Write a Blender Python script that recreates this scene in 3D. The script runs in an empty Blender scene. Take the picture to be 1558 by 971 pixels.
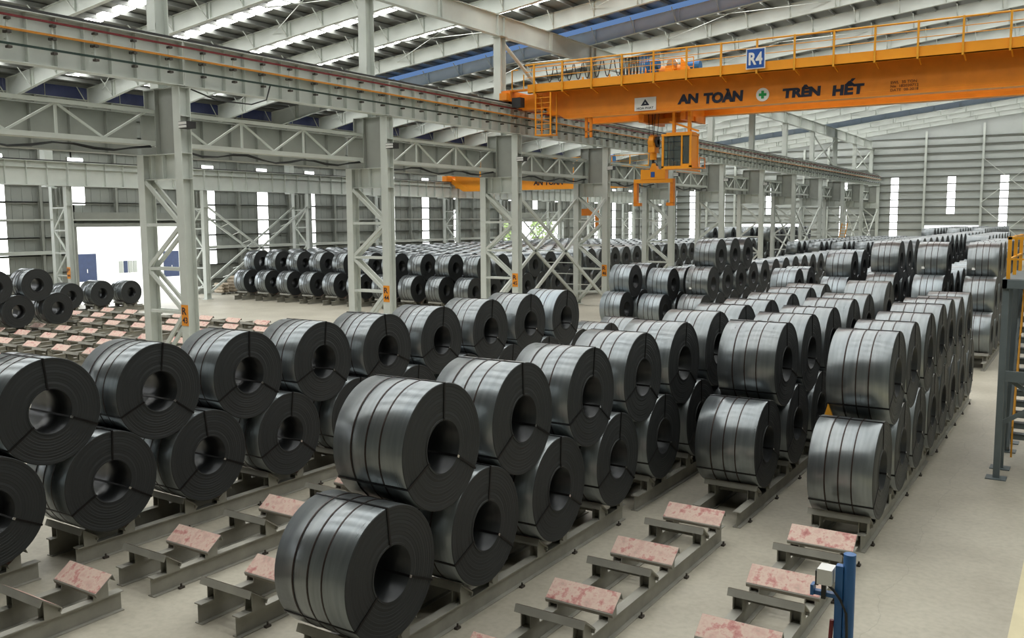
import bpy, math, random
from mathutils import Vector, Matrix, noise
random.seed(7)
PI = math.pi
S = bpy.context.scene
COL = S.collection

# ------------------------------------------------------------------ camera
F_PX, YAW, PITCH, ROLL, CAM_H = 1379.53, -0.5710, -0.1087, -0.0044, 6.18
fw = Vector((math.sin(YAW)*math.cos(PITCH), math.cos(YAW)*math.cos(PITCH), math.sin(PITCH)))
rt = Vector((math.cos(YAW), -math.sin(YAW), 0)); up = rt.cross(fw)
c_, s_ = math.cos(ROLL), math.sin(ROLL)
rt, up = c_*rt + s_*up, -s_*rt + c_*up
cd = bpy.data.cameras.new('camera'); cam = bpy.data.objects.new('camera', cd); COL.objects.link(cam)
cd.sensor_width = 36.0; cd.sensor_fit = 'HORIZONTAL'; cd.lens = F_PX/1558*36.0
cd.clip_start = 0.1; cd.clip_end = 600
M = Matrix((rt, up, -fw)).transposed().to_4x4(); M.translation = (0, 0, CAM_H)
cam.matrix_world = M
S.camera = cam
# ------------------------------------------------------------------ world, exposure
wd = bpy.data.worlds.new('sky'); S.world = wd; wd.use_nodes = True
bg = wd.node_tree.nodes['Background']
bg.inputs[0].default_value = (0.93, 0.97, 1.0, 1); bg.inputs[1].default_value = 2.6
S.view_settings.view_transform = 'Standard'; S.view_settings.look = 'None'
S.view_settings.gamma = 1.0; S.view_settings.use_curve_mapping = False
S.view_settings.exposure = 0.92
SKYLIGHT, WINDOW = 7.5, 3.2        # radiance of the day-lit roof panels and wall panels
try:
    S.cycles.use_denoising = True
    S.cycles.max_bounces = 6; S.cycles.diffuse_bounces = 3; S.cycles.glossy_bounces = 3
    S.cycles.sample_clamp_indirect = 6.0; S.cycles.caustics_reflective = False; S.cycles.caustics_refractive = False
except Exception: pass

# ------------------------------------------------------------------ materials
def srgb(r, g, b):
    f = lambda v: (v/255/12.92) if v/255 <= 0.04045 else ((v/255+0.055)/1.055)**2.4
    return (f(r), f(g), f(b), 1)
def mat(name, col, rough=0.55, metal=0.0, var=0.12, scale=3.0, bump=0.0, col2=None, stretch=None, coat=0.0):
    m = bpy.data.materials.new(name); m.use_nodes = True
    nt = m.node_tree; N = nt.nodes; L = nt.links; P = N['Principled BSDF']
    tc = N.new('ShaderNodeTexCoord'); mp = N.new('ShaderNodeMapping'); L.new(tc.outputs['Object'], mp.inputs[0])
    if stretch: mp.inputs['Scale'].default_value = stretch
    nz = N.new('ShaderNodeTexNoise'); nz.inputs['Scale'].default_value = scale; nz.inputs['Detail'].default_value = 5
    L.new(mp.outputs[0], nz.inputs[0])
    rp = N.new('ShaderNodeValToRGB'); L.new(nz.outputs[0], rp.inputs[0])
    a = col if col2 is None else col2
    rp.color_ramp.elements[0].position = 0.3; rp.color_ramp.elements[1].position = 0.7
    rp.color_ramp.elements[0].color = tuple(max(0, v*(1-var)) for v in a[:3])+(1,)
    rp.color_ramp.elements[1].color = tuple(min(1, v*(1+var)) for v in col[:3])+(1,)
    L.new(rp.outputs[0], P.inputs['Base Color'])
    P.inputs['Roughness'].default_value = rough; P.inputs['Metallic'].default_value = metal
    if coat: P.inputs['Coat Weight'].default_value = coat
    if bump:
        b = N.new('ShaderNodeBump'); b.inputs['Strength'].default_value = bump; b.inputs['Distance'].default_value = 0.02
        L.new(nz.outputs[0], b.inputs['Height']); L.new(b.outputs[0], P.inputs['Normal'])
    return m
def emis(name, col, strength):
    m = bpy.data.materials.new(name); m.use_nodes = True
    nt = m.node_tree; N = nt.nodes; L = nt.links; N.remove(N['Principled BSDF'])
    e = N.new('ShaderNodeEmission'); L.new(e.outputs[0], N['Material Output'].inputs[0])
    tc = N.new('ShaderNodeTexCoord'); nz = N.new('ShaderNodeTexNoise'); nz.inputs['Scale'].default_value = 0.6
    L.new(tc.outputs['Object'], nz.inputs[0])
    rp = N.new('ShaderNodeValToRGB'); L.new(nz.outputs[0], rp.inputs[0])
    rp.color_ramp.elements[0].color = tuple(v*0.93 for v in col[:3])+(1,); rp.color_ramp.elements[1].color = col
    L.new(rp.outputs[0], e.inputs[0]); e.inputs[1].default_value = strength
    return m
MT = {}
MT['paint'] = mat('grey_steel_paint', srgb(206, 211, 204), 0.5, var=0.04, scale=1.2)
MT['paint_d'] = mat('dark_steel_paint', srgb(156, 159, 152), 0.55, var=0.06, scale=1.2)  # darker steel paint; on the lower runway girder it stands in for shade
MT['sheet'] = mat('roof_sheet', srgb(140, 142, 138), 0.45, var=0.06, scale=0.8, metal=0.2)
MT['wall'] = mat('wall_sheet', srgb(158, 162, 156), 0.5, var=0.05, scale=0.5)
MT['wall_e'] = mat('end_wall_sheet', srgb(188, 193, 189), 0.5, var=0.04, scale=0.5)
MT['girt'] = mat('galvanised_girt', srgb(140, 142, 134), 0.5, var=0.06)
MT['rack'] = mat('rack_paint', srgb(152, 150, 140), 0.6, var=0.14, scale=2.5, bump=0.1)
MT['dark'] = mat('dark_rubber', srgb(38, 38, 38), 0.6, var=0.15)
MT['black'] = mat('black_cable', srgb(30, 33, 32), 0.5)
MT['orange'] = mat('crane_orange', srgb(246, 160, 36), 0.42, var=0.06, scale=0.7)
MT['orange_d'] = mat('crane_orange_dark', srgb(234, 138, 30), 0.45, var=0.1, scale=1.2)  # darker orange for girder webs, end carriages and smaller crane parts
MT['yellow'] = mat('safety_yellow', srgb(228, 160, 40), 0.45, var=0.06)
MT['red'] = mat('red_conductor', srgb(108, 20, 24), 0.4)
MT['amber'] = mat('amber_conductor', srgb(192, 124, 28), 0.4)
MT['green'] = mat('green_conductor', srgb(28, 52, 44), 0.4)
MT['blue'] = mat('blue_paint', srgb(42, 98, 156), 0.4, var=0.1)
MT['bluedeep'] = mat('sign_blue', srgb(32, 82, 160), 0.4, var=0.04)
MT['white'] = mat('white_paint', srgb(225, 225, 220), 0.5, var=0.03)
MT['letter'] = mat('navy_lettering', srgb(18, 26, 48), 0.5, var=0.05)
MT['brownlet'] = mat('stencil_lettering', srgb(96, 48, 16), 0.5, var=0.05)
MT['greenx'] = mat('green_cross', srgb(20, 150, 70), 0.5, var=0.05)
MT['signorange'] = mat('orange_sign', srgb(236, 150, 30), 0.5, var=0.05)
MT['stair'] = mat('stair_grey', srgb(96, 106, 108), 0.5, var=0.08)
MT['clip'] = mat('bright_steel', (0.75, 0.75, 0.75, 1), 0.25, metal=1.0, var=0.05)
MT['motor'] = mat('motor_blue', srgb(30, 110, 180), 0.4)
MT['tie'] = mat('steel_band', srgb(54, 42, 38), 0.45, metal=0.5, var=0.3, scale=6)
MT['eye'] = mat('eye_band', srgb(24, 22, 22), 0.45, metal=0.4, var=0.2, scale=6)
MT['paper'] = mat('paper_tag', srgb(235, 235, 230), 0.7, var=0.02)
MT['bag'] = mat('beige_sack', srgb(176, 162, 142), 0.8, var=0.15, scale=4)
MT['leaf'] = mat('foliage', srgb(128, 146, 92), 0.7, var=0.35, scale=3)
MT['bark'] = mat('bark', srgb(90, 76, 60), 0.8)
MT['yard'] = mat('yard_concrete', srgb(205, 202, 195), 0.8, var=0.04)
MT['render'] = mat('white_render', srgb(236, 236, 232), 0.7, var=0.02)
MT['bluedoor'] = mat('blue_door', srgb(34, 46, 74), 0.5)
MT['clere'] = mat('blue_clerestory', srgb(84, 92, 138), 0.25, var=0.2, scale=0.7)
MT['insul'] = mat('insulator_brown', srgb(62, 56, 50), 0.5)
MT['sky'] = emis('daylit_roof_panel', (1.0, 1.0, 0.975, 1), SKYLIGHT)
MT['win'] = emis('daylit_wall_panel', (0.96, 0.98, 1.0, 1), WINDOW)
MT['bluesky'] = emis('blue_roof_panel', srgb(112, 146, 196), 0.42)

def steel_outer(name, tint, rough, metal=0.5):
    m = bpy.data.materials.new(name); m.use_nodes = True
    nt = m.node_tree; N = nt.nodes; L = nt.links; P = N['Principled BSDF']
    tc = N.new('ShaderNodeTexCoord'); oi = N.new('ShaderNodeObjectInfo')
    ad = N.new('ShaderNodeVectorMath'); ad.operation = 'ADD'
    cx = N.new('ShaderNodeCombineXYZ'); mu = N.new('ShaderNodeMath'); mu.operation = 'MULTIPLY'; mu.inputs[1].default_value = 37.0
    L.new(oi.outputs['Random'], mu.inputs[0]); L.new(mu.outputs[0], cx.inputs[0]); L.new(mu.outputs[0], cx.inputs[1])
    L.new(tc.outputs['Object'], ad.inputs[0]); L.new(cx.outputs[0], ad.inputs[1])
    mp = N.new('ShaderNodeMapping'); mp.inputs['Scale'].default_value = (9, 0.8, 0.8); L.new(ad.outputs[0], mp.inputs[0])
    n1 = N.new('ShaderNodeTexNoise'); n1.inputs['Scale'].default_value = 1.6; n1.inputs['Detail'].default_value = 6; L.new(mp.outputs[0], n1.inputs[0])
    n2 = N.new('ShaderNodeTexNoise'); n2.inputs['Scale'].default_value = 1.7; n2.inputs['Detail'].default_value = 3; L.new(ad.outputs[0], n2.inputs[0])
    r1 = N.new('ShaderNodeValToRGB'); L.new(n1.outputs[0], r1.inputs[0])
    r1.color_ramp.elements[0].position = 0.32; r1.color_ramp.elements[1].position = 0.68
    r1.color_ramp.elements[0].color = tuple(v*0.86 for v in tint[:3])+(1,); r1.color_ramp.elements[1].color = tuple(min(1, v*1.08) for v in tint[:3])+(1,)
    mx = N.new('ShaderNodeMix'); mx.data_type = 'RGBA'; L.new(n2.outputs[0], mx.inputs[0])
    L.new(r1.outputs[0], mx.inputs[6]); mx.blend_type = 'MULTIPLY'; mx.inputs[7].default_value = (0.80, 0.88, 0.95, 1)
    L.new(mx.outputs[2], P.inputs['Base Color']); P.inputs['Metallic'].default_value = metal; P.inputs['Specular IOR Level'].default_value = 0.8
    rr = N.new('ShaderNodeMapRange'); L.new(n1.outputs[0], rr.inputs[0]); rr.inputs[3].default_value = rough-0.02; rr.inputs[4].default_value = rough+0.03
    L.new(rr.outputs[0], P.inputs['Roughness'])
    return m
MT['coil'] = steel_outer('wound_steel', (0.275, 0.288, 0.286), 0.28, 0.75)
MT['coil2'] = steel_outer('wound_steel_bright', (0.34, 0.37, 0.38), 0.34, 0.7)
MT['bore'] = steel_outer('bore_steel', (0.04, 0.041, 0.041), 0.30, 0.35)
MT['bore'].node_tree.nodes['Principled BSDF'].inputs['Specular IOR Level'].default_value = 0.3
def coil_edge():
    m = bpy.data.materials.new('coil_edge'); m.use_nodes = True
    nt = m.node_tree; N = nt.nodes; L = nt.links; P = N['Principled BSDF']
    tc = N.new('ShaderNodeTexCoord'); sp = N.new('ShaderNodeSeparateXYZ'); L.new(tc.outputs['UV'], sp.inputs[0])
    mu = N.new('ShaderNodeMath'); mu.operation = 'MULTIPLY'; mu.inputs[1].default_value = 60; L.new(sp.outputs[0], mu.inputs[0])
    nz = N.new('ShaderNodeTexNoise'); nz.noise_dimensions = '1D'; nz.inputs['Scale'].default_value = 1.0; nz.inputs['Detail'].default_value = 4; L.new(mu.outputs[0], nz.inputs['W'])
    rp = N.new('ShaderNodeValToRGB'); L.new(nz.outputs[0], rp.inputs[0])
    rp.color_ramp.elements[0].color = (0.022, 0.025, 0.026, 1); rp.color_ramp.elements[1].color = (0.040, 0.043, 0.043, 1)
    L.new(rp.outputs[0], P.inputs['Base Color']); P.inputs['Roughness'].default_value = 0.55; P.inputs['Metallic'].default_value = 0.25
    b = N.new('ShaderNodeBump'); b.inputs['Strength'].default_value = 0.25; b.inputs['Distance'].default_value = 0.004
    L.new(nz.outputs[0], b.inputs['Height']); L.new(b.outputs[0], P.inputs['Normal'])
    return m
MT['edge'] = coil_edge()
def pad_mat():
    m = bpy.data.materials.new('worn_red_pad'); m.use_nodes = True
    nt = m.node_tree; N = nt.nodes; L = nt.links; P = N['Principled BSDF']
    tc = N.new('ShaderNodeTexCoord'); oi = N.new('ShaderNodeObjectInfo'); ad = N.new('ShaderNodeVectorMath'); ad.operation = 'ADD'
    mu = N.new('ShaderNodeMath'); mu.operation = 'MULTIPLY'; mu.inputs[1].default_value = 51; L.new(oi.outputs['Random'], mu.inputs[0])
    cx = N.new('ShaderNodeCombineXYZ'); L.new(mu.outputs[0], cx.inputs[0]); L.new(mu.outputs[0], cx.inputs[2])
    L.new(tc.outputs['Object'], ad.inputs[0]); L.new(cx.outputs[0], ad.inputs[1])
    nz = N.new('ShaderNodeTexNoise'); nz.inputs['Scale'].default_value = 5.0; nz.inputs['Detail'].default_value = 7; nz.inputs['Roughness'].default_value = 0.65; L.new(ad.outputs[0], nz.inputs[0])
    rp = N.new('ShaderNodeValToRGB'); L.new(nz.outputs[0], rp.inputs[0]); e = rp.color_ramp.elements
    e[0].position = 0.29; e[0].color = srgb(168, 104, 100); e[1].position = 0.72; e[1].color = srgb(178, 164, 148)
    for ps, cl in ((0.40, srgb(200, 146, 138)), (0.48, srgb(216, 194, 178)), (0.60, srgb(208, 172, 160))):
        q = rp.color_ramp.elements.new(ps); q.color = cl
    L.new(rp.outputs[0], P.inputs['Base Color']); P.inputs['Roughness'].default_value = 0.7
    return m
MT['pad'] = pad_mat()
def floor_mat():
    m = bpy.data.materials.new('concrete_floor'); m.use_nodes = True
    nt = m.node_tree; N = nt.nodes; L = nt.links; P = N['Principled BSDF']
    tc = N.new('ShaderNodeTexCoord')
    n1 = N.new('ShaderNodeTexNoise'); n1.inputs['Scale'].default_value = 0.35; n1.inputs['Detail'].default_value = 8; n1.inputs['Roughness'].default_value = 0.62; L.new(tc.outputs['Object'], n1.inputs[0])
    rp = N.new('ShaderNodeValToRGB'); L.new(n1.outputs[0], rp.inputs[0])
    rp.color_ramp.elements[0].position = 0.3; rp.color_ramp.elements[1].position = 0.7
    rp.color_ramp.elements[0].color = srgb(160, 154, 138); rp.color_ramp.elements[1].color = srgb(187, 182, 166)
    n2 = N.new('ShaderNodeTexNoise'); n2.inputs['Scale'].default_value = 9; n2.inputs['Detail'].default_value = 5; L.new(tc.outputs['Object'], n2.inputs[0])
    mx = N.new('ShaderNodeMix'); mx.data_type = 'RGBA'; mx.blend_type = 'MULTIPLY'; mx.inputs[0].default_value = 0.35
    r2 = N.new('ShaderNodeValToRGB'); L.new(n2.outputs[0], r2.inputs[0]); r2.color_ramp.elements[0].position = 0.25; r2.color_ramp.elements[0].color = (0.6, 0.6, 0.58, 1); r2.color_ramp.elements[1].position = 0.6
    L.new(rp.outputs[0], mx.inputs[6]); L.new(r2.outputs[0], mx.inputs[7])
    # a wandering shrinkage crack along the aisle
    sp = N.new('ShaderNodeSeparateXYZ'); L.new(tc.outputs['Object'], sp.inputs[0])
    n3 = N.new('ShaderNodeTexNoise'); n3.noise_dimensions = '1D'; n3.inputs['Scale'].default_value = 0.5; n3.inputs['Detail'].default_value = 6; L.new(sp.outputs[1], n3.inputs['W'])
    a1 = N.new('ShaderNodeMath'); a1.operation = 'MULTIPLY_ADD'; a1.inputs[1].default_value = 0.7; a1.inputs[2].default_value = 2.2; L.new(n3.outputs[0], a1.inputs[0])
    a2 = N.new('ShaderNodeMath'); a2.operation = 'ADD'; L.new(sp.outputs[0], a2.inputs[0]); L.new(a1.outputs[0], a2.inputs[1])
    a3 = N.new('ShaderNodeMath'); a3.operation = 'ABSOLUTE'; L.new(a2.outputs[0], a3.inputs[0])
    a4 = N.new('ShaderNodeMapRange'); a4.inputs[1].default_value = 0.0; a4.inputs[2].default_value = 0.012; a4.inputs[3].default_value = 0.84; a4.inputs[4].default_value = 1.0; L.new(a3.outputs[0], a4.inputs[0])
    m3 = N.new('ShaderNodeMix'); m3.data_type = 'RGBA'; m3.blend_type = 'MULTIPLY'; m3.inputs[0].default_value = 1.0
    L.new(mx.outputs[2], m3.inputs[6]); L.new(a4.outputs[0], m3.inputs[7])
    L.new(m3.outputs[2], P.inputs['Base Color'])
    rr = N.new('ShaderNodeMapRange'); L.new(n1.outputs[0], rr.inputs[0]); rr.inputs[3].default_value = 0.42; rr.inputs[4].default_value = 0.62; L.new(rr.outputs[0], P.inputs['Roughness'])
    return m
MT['floor'] = floor_mat()
def glass_mat():
    m = bpy.data.materials.new('cab_glass'); m.use_nodes = True
    P = m.node_tree.nodes['Principled BSDF']
    P.inputs['Base Color'].default_value = (0.55, 0.65, 0.6, 1); P.inputs['Roughness'].default_value = 0.05
    P.inputs['Transmission Weight'].default_value = 0.85; P.inputs['IOR'].default_value = 1.1
    return m
MT['glass'] = glass_mat()

# ------------------------------------------------------------------ mesh helpers
class MB:
    def __init__(s): s.v = []; s.f = []; s.m = []; s.sm = []; s.uv = None
    def add(s, vs, fs, m=0, smooth=False):
        o = len(s.v); s.v += [tuple(v) for v in vs]
        for f in fs: s.f.append(tuple(i+o for i in f)); s.m.append(m); s.sm.append(smooth)
        return s
    def bx(s, x0, x1, y0, y1, z0, z1, m=0):
        vs = [(x, y, z) for x in (x0, x1) for y in (y0, y1) for z in (z0, z1)]
        return s.add(vs, [(0,1,3,2),(4,6,7,5),(0,4,5,1),(2,3,7,6),(0,2,6,4),(1,5,7,3)], m)
    def c(s, cx, cy, cz, sx, sy, sz, m=0): return s.bx(cx-sx/2, cx+sx/2, cy-sy/2, cy+sy/2, cz-sz/2, cz+sz/2, m)
    def frame(s, a, b, u=(0,0,1)):
        a, b = Vector(a), Vector(b); d = (b-a).normalized(); u = Vector(u)
        if abs(d.dot(u)) > 0.99: u = Vector((0,1,0))
        x = d.cross(u).normalized(); return a, b, x, x.cross(d).normalized()
    def bar(s, a, b, w, h, u=(0,0,1), m=0, dx=0, dz=0):
        a, b, x, z = s.frame(a, b, u); o = x*dx+z*dz
        vs = [p+o+x*i*w/2+z*j*h/2 for p in (a, b) for i, j in ((-1,-1),(1,-1),(1,1),(-1,1))]
        return s.add(vs, [(0,1,2,3),(7,6,5,4),(0,4,5,1),(1,5,6,2),(2,6,7,3),(3,7,4,0)], m)
    def ib(s, a, b, h, w, tf=0.03, tw=0.02, u=(0,0,1), m=0):
        s.bar(a, b, w, tf, u, m, 0, h/2-tf/2); s.bar(a, b, w, tf, u, m, 0, -h/2+tf/2)
        return s.bar(a, b, tw, h-2*tf, u, m)
    def tube(s, pts, r, n=8, m=0, caps=True):
        pts = [Vector(p) for p in pts]; rings = []
        ref = Vector((0,0,1))
        for i, p in enumerate(pts):
            d = (pts[min(i+1, len(pts)-1)]-pts[max(i-1, 0)]).normalized()
            q = ref if abs(d.dot(ref)) < 0.95 else Vector((0,1,0))
            x = d.cross(q).normalized(); y = x.cross(d)
            rr = r[i] if isinstance(r, (list, tuple)) else r
            rings.append([p+(x*math.cos(2*PI*k/n)+y*math.sin(2*PI*k/n))*rr for k in range(n)])
        vs = [v for g in rings for v in g]; fs = []
        for i in range(len(pts)-1):
            for k in range(n): fs.append((i*n+k, i*n+(k+1)%n, (i+1)*n+(k+1)%n, (i+1)*n+k))
        s.add(vs, fs, m, True)
        if caps: s.add(rings[0], [tuple(range(n))], m); s.add(rings[-1], [tuple(reversed(range(n)))], m)
        return s
    def prism(s, poly, axis, lo, hi, m=0):      # poly in the two other axes
        n = len(poly); P = []
        for t in (lo, hi):
            for p in poly:
                q = list(p); q.insert(axis, t); P.append(tuple(q))
        fs = [tuple(range(n)), tuple(reversed(range(n, 2*n)))]+[(i, i+n, (i+1)%n+n, (i+1)%n) for i in range(n)]
        return s.add(P, fs, m)
    def mesh(s, name, mats):
        me = bpy.data.meshes.new(name); me.from_pydata(s.v, [], s.f)
        for k in mats: me.materials.append(MT[k] if isinstance(k, str) else k)
        me.polygons.foreach_set('material_index', s.m); me.polygons.foreach_set('use_smooth', s.sm)
        if s.uv:
            ul = me.uv_layers.new(name='UVMap'); 
            for l in me.loops: ul.data[l.index].uv = s.uv.get(l.vertex_index, (0, 0))
        me.update(); return me
    def obj(s, name, mats, parent=None, **k): return put(name, s.mesh(name, mats if isinstance(mats, (list, tuple)) else [mats]), parent, **k)
def put(name, me, parent=None, loc=(0,0,0), rz=0, label=None, cat=None, group=None, kind=None):
    o = bpy.data.objects.new(name, me); COL.objects.link(o); o.location = loc; o.rotation_euler = (0, 0, rz)
    if parent: o.parent = parent
    return tag(o, label, cat, group, kind)
def tag(o, label=None, cat=None, group=None, kind=None):
    if label: o['label'] = label
    if cat: o['category'] = cat
    if group: o['group'] = group
    if kind: o['kind'] = kind
    return o
def thing(name, loc, label, cat, group=None, rz=0): return put(name, None, None, loc, rz, label, cat, group)
ORD = ['first','second','third','fourth','fifth','sixth','seventh','eighth','ninth','tenth','eleventh','twelfth','thirteenth','fourteenth','fifteenth','sixteenth','seventeenth','eighteenth','nineteenth','twentieth','twenty-first','twenty-second','twenty-third','twenty-fourth','twenty-fifth','twenty-sixth','twenty-seventh','twenty-eighth','twenty-ninth','thirtieth']
def text_mesh(txt, mats, size=1.0, bold=0.0, shear=0.0, depth=0.004):
    cu = bpy.data.curves.new('lettering', 'FONT'); cu.body = txt; cu.size = size; cu.offset = bold; cu.shear = shear; cu.extrude = depth; cu.resolution_u = 3
    ob = bpy.data.objects.new('lettering_tmp', cu); COL.objects.link(ob); bpy.context.view_layer.update()
    me = bpy.data.meshes.new_from_object(ob.evaluated_get(bpy.context.evaluated_depsgraph_get()))
    bpy.data.objects.remove(ob); me.materials.clear(); me.materials.append(MT[mats]); me.name = 'lettering'
    return me
def letters(txt, x0, x1, z0, z1, y, mats, parent, bold=0.02, shear=0.0):
    """flat lettering on a face that looks towards -Y, filling the box x0..x1, z0..z1"""
    me = text_mesh(txt, mats, 1.0, bold, shear)
    xs = [v.co.x for v in me.vertices]; ys = [v.co.y for v in me.vertices]
    ax, bx_, ay, by = min(xs), max(xs), min(ys), max(ys)
    for v in me.vertices:
        v.co = (x0+(v.co.x-ax)/(bx_-ax)*(x1-x0), y-v.co.z, z0+(v.co.y-ay)/(by-ay)*(z1-z0))
    return put('lettering', me, parent)

# ------------------------------------------------------------------ main dimensions
XC = -29.8; BAY = 12.0; Y0 = 23.0; NCOL = 12          # main column line
YEND = Y0+BAY*11+0.5                                   # end wall
XW = -64.3                                             # left wall
XR, YB = 16.0, -24.0
X2 = -59.3                                             # second column line
def roof_z(x): return 19.9+0.109*(x+31.0)

# ------------------------------------------------------------------ the setting
MB().bx(XW, XR, YB, YEND, -0.3, 0).obj('floor', 'floor', kind='structure')
MB().bx(-0.78, 0.9, -10, 60, 0.0005, 0.004).obj('trim_1', mat('walkway_paint', srgb(206, 196, 160), 0.6, var=0.06, scale=2), kind='structure', label='pale painted walkway strip along the right edge of the floor')
MB().bx(-150, XW, -60, 220, -0.5, -0.12).obj('ground_yard', 'yard', kind='structure')
MB().bx(XW, XR, YEND, 230, -0.5, -0.12).obj('ground_yard', 'yard', kind='structure')

# roof: sheet, purlins, rafters, skylights
ceil = MB().prism([(XW-0.5, roof_z(XW-0.5)), (XR, roof_z(XR)), (XR, roof_z(XR)+0.12), (XW-0.5, roof_z(XW-0.5)+0.12)], 1, YB, YEND+0.5).obj('ceiling', 'sheet', kind='structure')
ceil['label'] = 'grey sheet-metal roof with light steel rafters and bright skylight strips'
pur = MB()
pl = YEND-YB
pur.bx(-0.04, 0.0, 0, pl, -0.30, -0.02).bx(-0.04, 0.07, 0, pl, -0.30, -0.28).bx(-0.11, 0.0, 0, pl, -0.04, -0.02)
pme = pur.mesh('purlin', ['sheet'])
x = XW+0.6
PURX = []
while x < XR: PURX.append(x); put('purlin', pme, ceil, (x, YB, roof_z(x))); x += 1.5
RD = 1.15
def rafter_mesh():
    b = MB(); xa, xb = XW+0.5, XR
    def z(x, d): return roof_z(x)-0.30-d
    def dep(x):                                        # haunched at the eave and over the column line
        d = RD-0.25
        d += 0.5*max(0, 1-abs(x-(XW+0.5))/6)
        d += 0.12*max(0, 1-abs(x+31)/6)
        return d
    xs = [xa+(xb-xa)*i/32 for i in range(33)]
    for q0, q1 in zip(xs, xs[1:]):
        b.add([(q0,-.01,z(q0,dep(q0))),(q1,-.01,z(q1,dep(q1))),(q1,-.01,z(q1,0)),(q0,-.01,z(q0,0)),(q0,.01,z(q0,dep(q0))),(q1,.01,z(q1,dep(q1))),(q1,.01,z(q1,0)),(q0,.01,z(q0,0))],
              [(0,1,2,3),(7,6,5,4)])
        b.add([(q0,-.14,z(q0,dep(q0))),(q1,-.14,z(q1,dep(q1))),(q1,.14,z(q1,dep(q1))),(q0,.14,z(q0,dep(q0))),(q0,-.14,z(q0,dep(q0)+.025)),(q1,-.14,z(q1,dep(q1)+.025)),(q1,.14,z(q1,dep(q1)+.025)),(q0,.14,z(q0,dep(q0)+.025))],
              [(0,1,2,3),(7,6,5,4),(0,4,5,1),(3,2,6,7)])
    b.add([(xa,-.14,z(xa,0)),(xb,-.14,z(xb,0)),(xb,.14,z(xb,0)),(xa,.14,z(xa,0)),(xa,-.14,z(xa,-.025)),(xb,-.14,z(xb,-.025)),(xb,.14,z(xb,-.025)),(xa,.14,z(xa,-.025))],
          [(0,1,2,3),(7,6,5,4),(0,4,5,1),(3,2,6,7)])
    for i, q in enumerate(PURX):
        if i % 2 == 0:
            b.bx(q-.006, q+.006, -.14, .14, z(q, dep(q)), z(q, 0))
            b.bar((q+.1, -.12, z(q, dep(q))+.03), (q+.1, -1.0, z(q, -.02)), .05, .05)
        if i % 6 == 2: b.bx(q+.3-.02, q+.3+.02, -.15, .15, z(q, dep(q)), z(q, 0))
    return b.mesh('rafter', ['paint'])
rme = rafter_mesh()
RAFY = [Y0-24+6*k for k in range(0, 27) if Y0-24+6*k < YEND-1]
for y in RAFY: put('rafter', rme, ceil, (0, y, 0))
SKO, SKW = 3.1, 1.0
for i, y in enumerate(RAFY):
    ya = y+SKO
    if ya+SKW > YEND: continue
    blue = abs(y-53) < 0.1 or abs(y-89) < .1 or abs(y-125) < .1
    b = MB()
    x0, x1 = XW+2.5, XR-1
    dz, ww = (.36, 1.25) if blue else (.015, SKW)
    if blue: ya = y+4.6; x0, x1 = XW+8, XR-1
    b.add([(x0, ya, roof_z(x0)-dz), (x1, ya, roof_z(x1)-dz), (x1, ya+ww, roof_z(x1)-dz), (x0, ya+ww, roof_z(x0)-dz)], [(3,2,1,0)])
    b.obj('skylight_panel', 'bluesky' if blue else 'sky', ceil)
# light tension rods under the roof
for k in range(0, 10):
    y = Y0+12+12*k
    b = MB()
    for xa, xb in ((-62, -50), (-44, -33), (-28, -16)):
        b.tube([(xa, y, roof_z(xa)-.7), (xb, y+6, roof_z(xb)-.7)], .025, 5).tube([(xb, y, roof_z(xb)-.7), (xa, y+6, roof_z(xa)-.7)], .025, 5)
    b.obj('tie_rod', 'paint', ceil)

# left wall with openings
DOORS_L = [(39.7, 50.3, 5.8), (97.5, 113.5, 5.95)]
def in_door(y, z):
    return any(a-0.2 < y < b+0.2 and z < h+1.6 for a, b, h in DOORS_L)
WY = [34.0+6*k for k in range(-8, 20)]
wl = MB(); ztop = roof_z(XW)-1.05
edges = sorted(set([YB, YEND]+[a for a, _, _ in DOORS_L]+[b for _, b, _ in DOORS_L]))
for a, b in zip(edges, edges[1:]):
    h = next((d[2] for d in DOORS_L if abs(d[0]-a) < .01), 0)
    wl.bx(XW-.12, XW-.06, a, b, h, ztop)
    n = int((b-a)/0.75)
    for i in range(n+1):                                # shallow vertical ribs of the sheeting
        y = a+(b-a)*i/n; wl.bx(XW-.06, XW-.03, y-.05, y+.05, h, ztop)
wleft = wl.obj('wall_left', 'wall', kind='structure'); wleft['label'] = 'grey sheeted long wall with daylight strips and big doors'
for z in [1.2+1.28*k for k in range(11)]:
    segs = [(YB, YEND)]
    for a, b, h in DOORS_L:
        if z < h: segs = [t for q in segs for t in (((q[0], a), (b, q[1])) if q[0] < a and q[1] > b else (q,))]
    for a, b in segs: MB().bx(XW-.03, XW+.10, a, b, z-.04, z+.04).bx(XW+.07, XW+.10, a, b, z-.10, z+.04).obj('girt', 'girt', wleft)
for y in [31.0+6*k for k in range(-8, 21)]:
    z0 = 0
    for a, b, h in DOORS_L:
        if a < y < b: z0 = h+.6
    MB().ib((XW+.25, y, z0), (XW+.25, y, ztop), .3, .18, u=(1,0,0)).obj('wall_post', 'paint_d', wleft)
for a, b, h in DOORS_L:
    MB().bx(XW-.15, XW+.35, a-.3, b+.3, h, h+.28).bx(XW-.1, XW+.5, a-.3, b+.3, h+.5, h+1.1).bx(XW-.15, XW+.2, a-.3, a, 0, h).bx(XW-.15, XW+.2, b, b+.3, 0, h).obj('door_frame', 'paint_d', wleft)
GZ = [1.2+1.28*k for k in range(11)]
wn = 0
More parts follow.
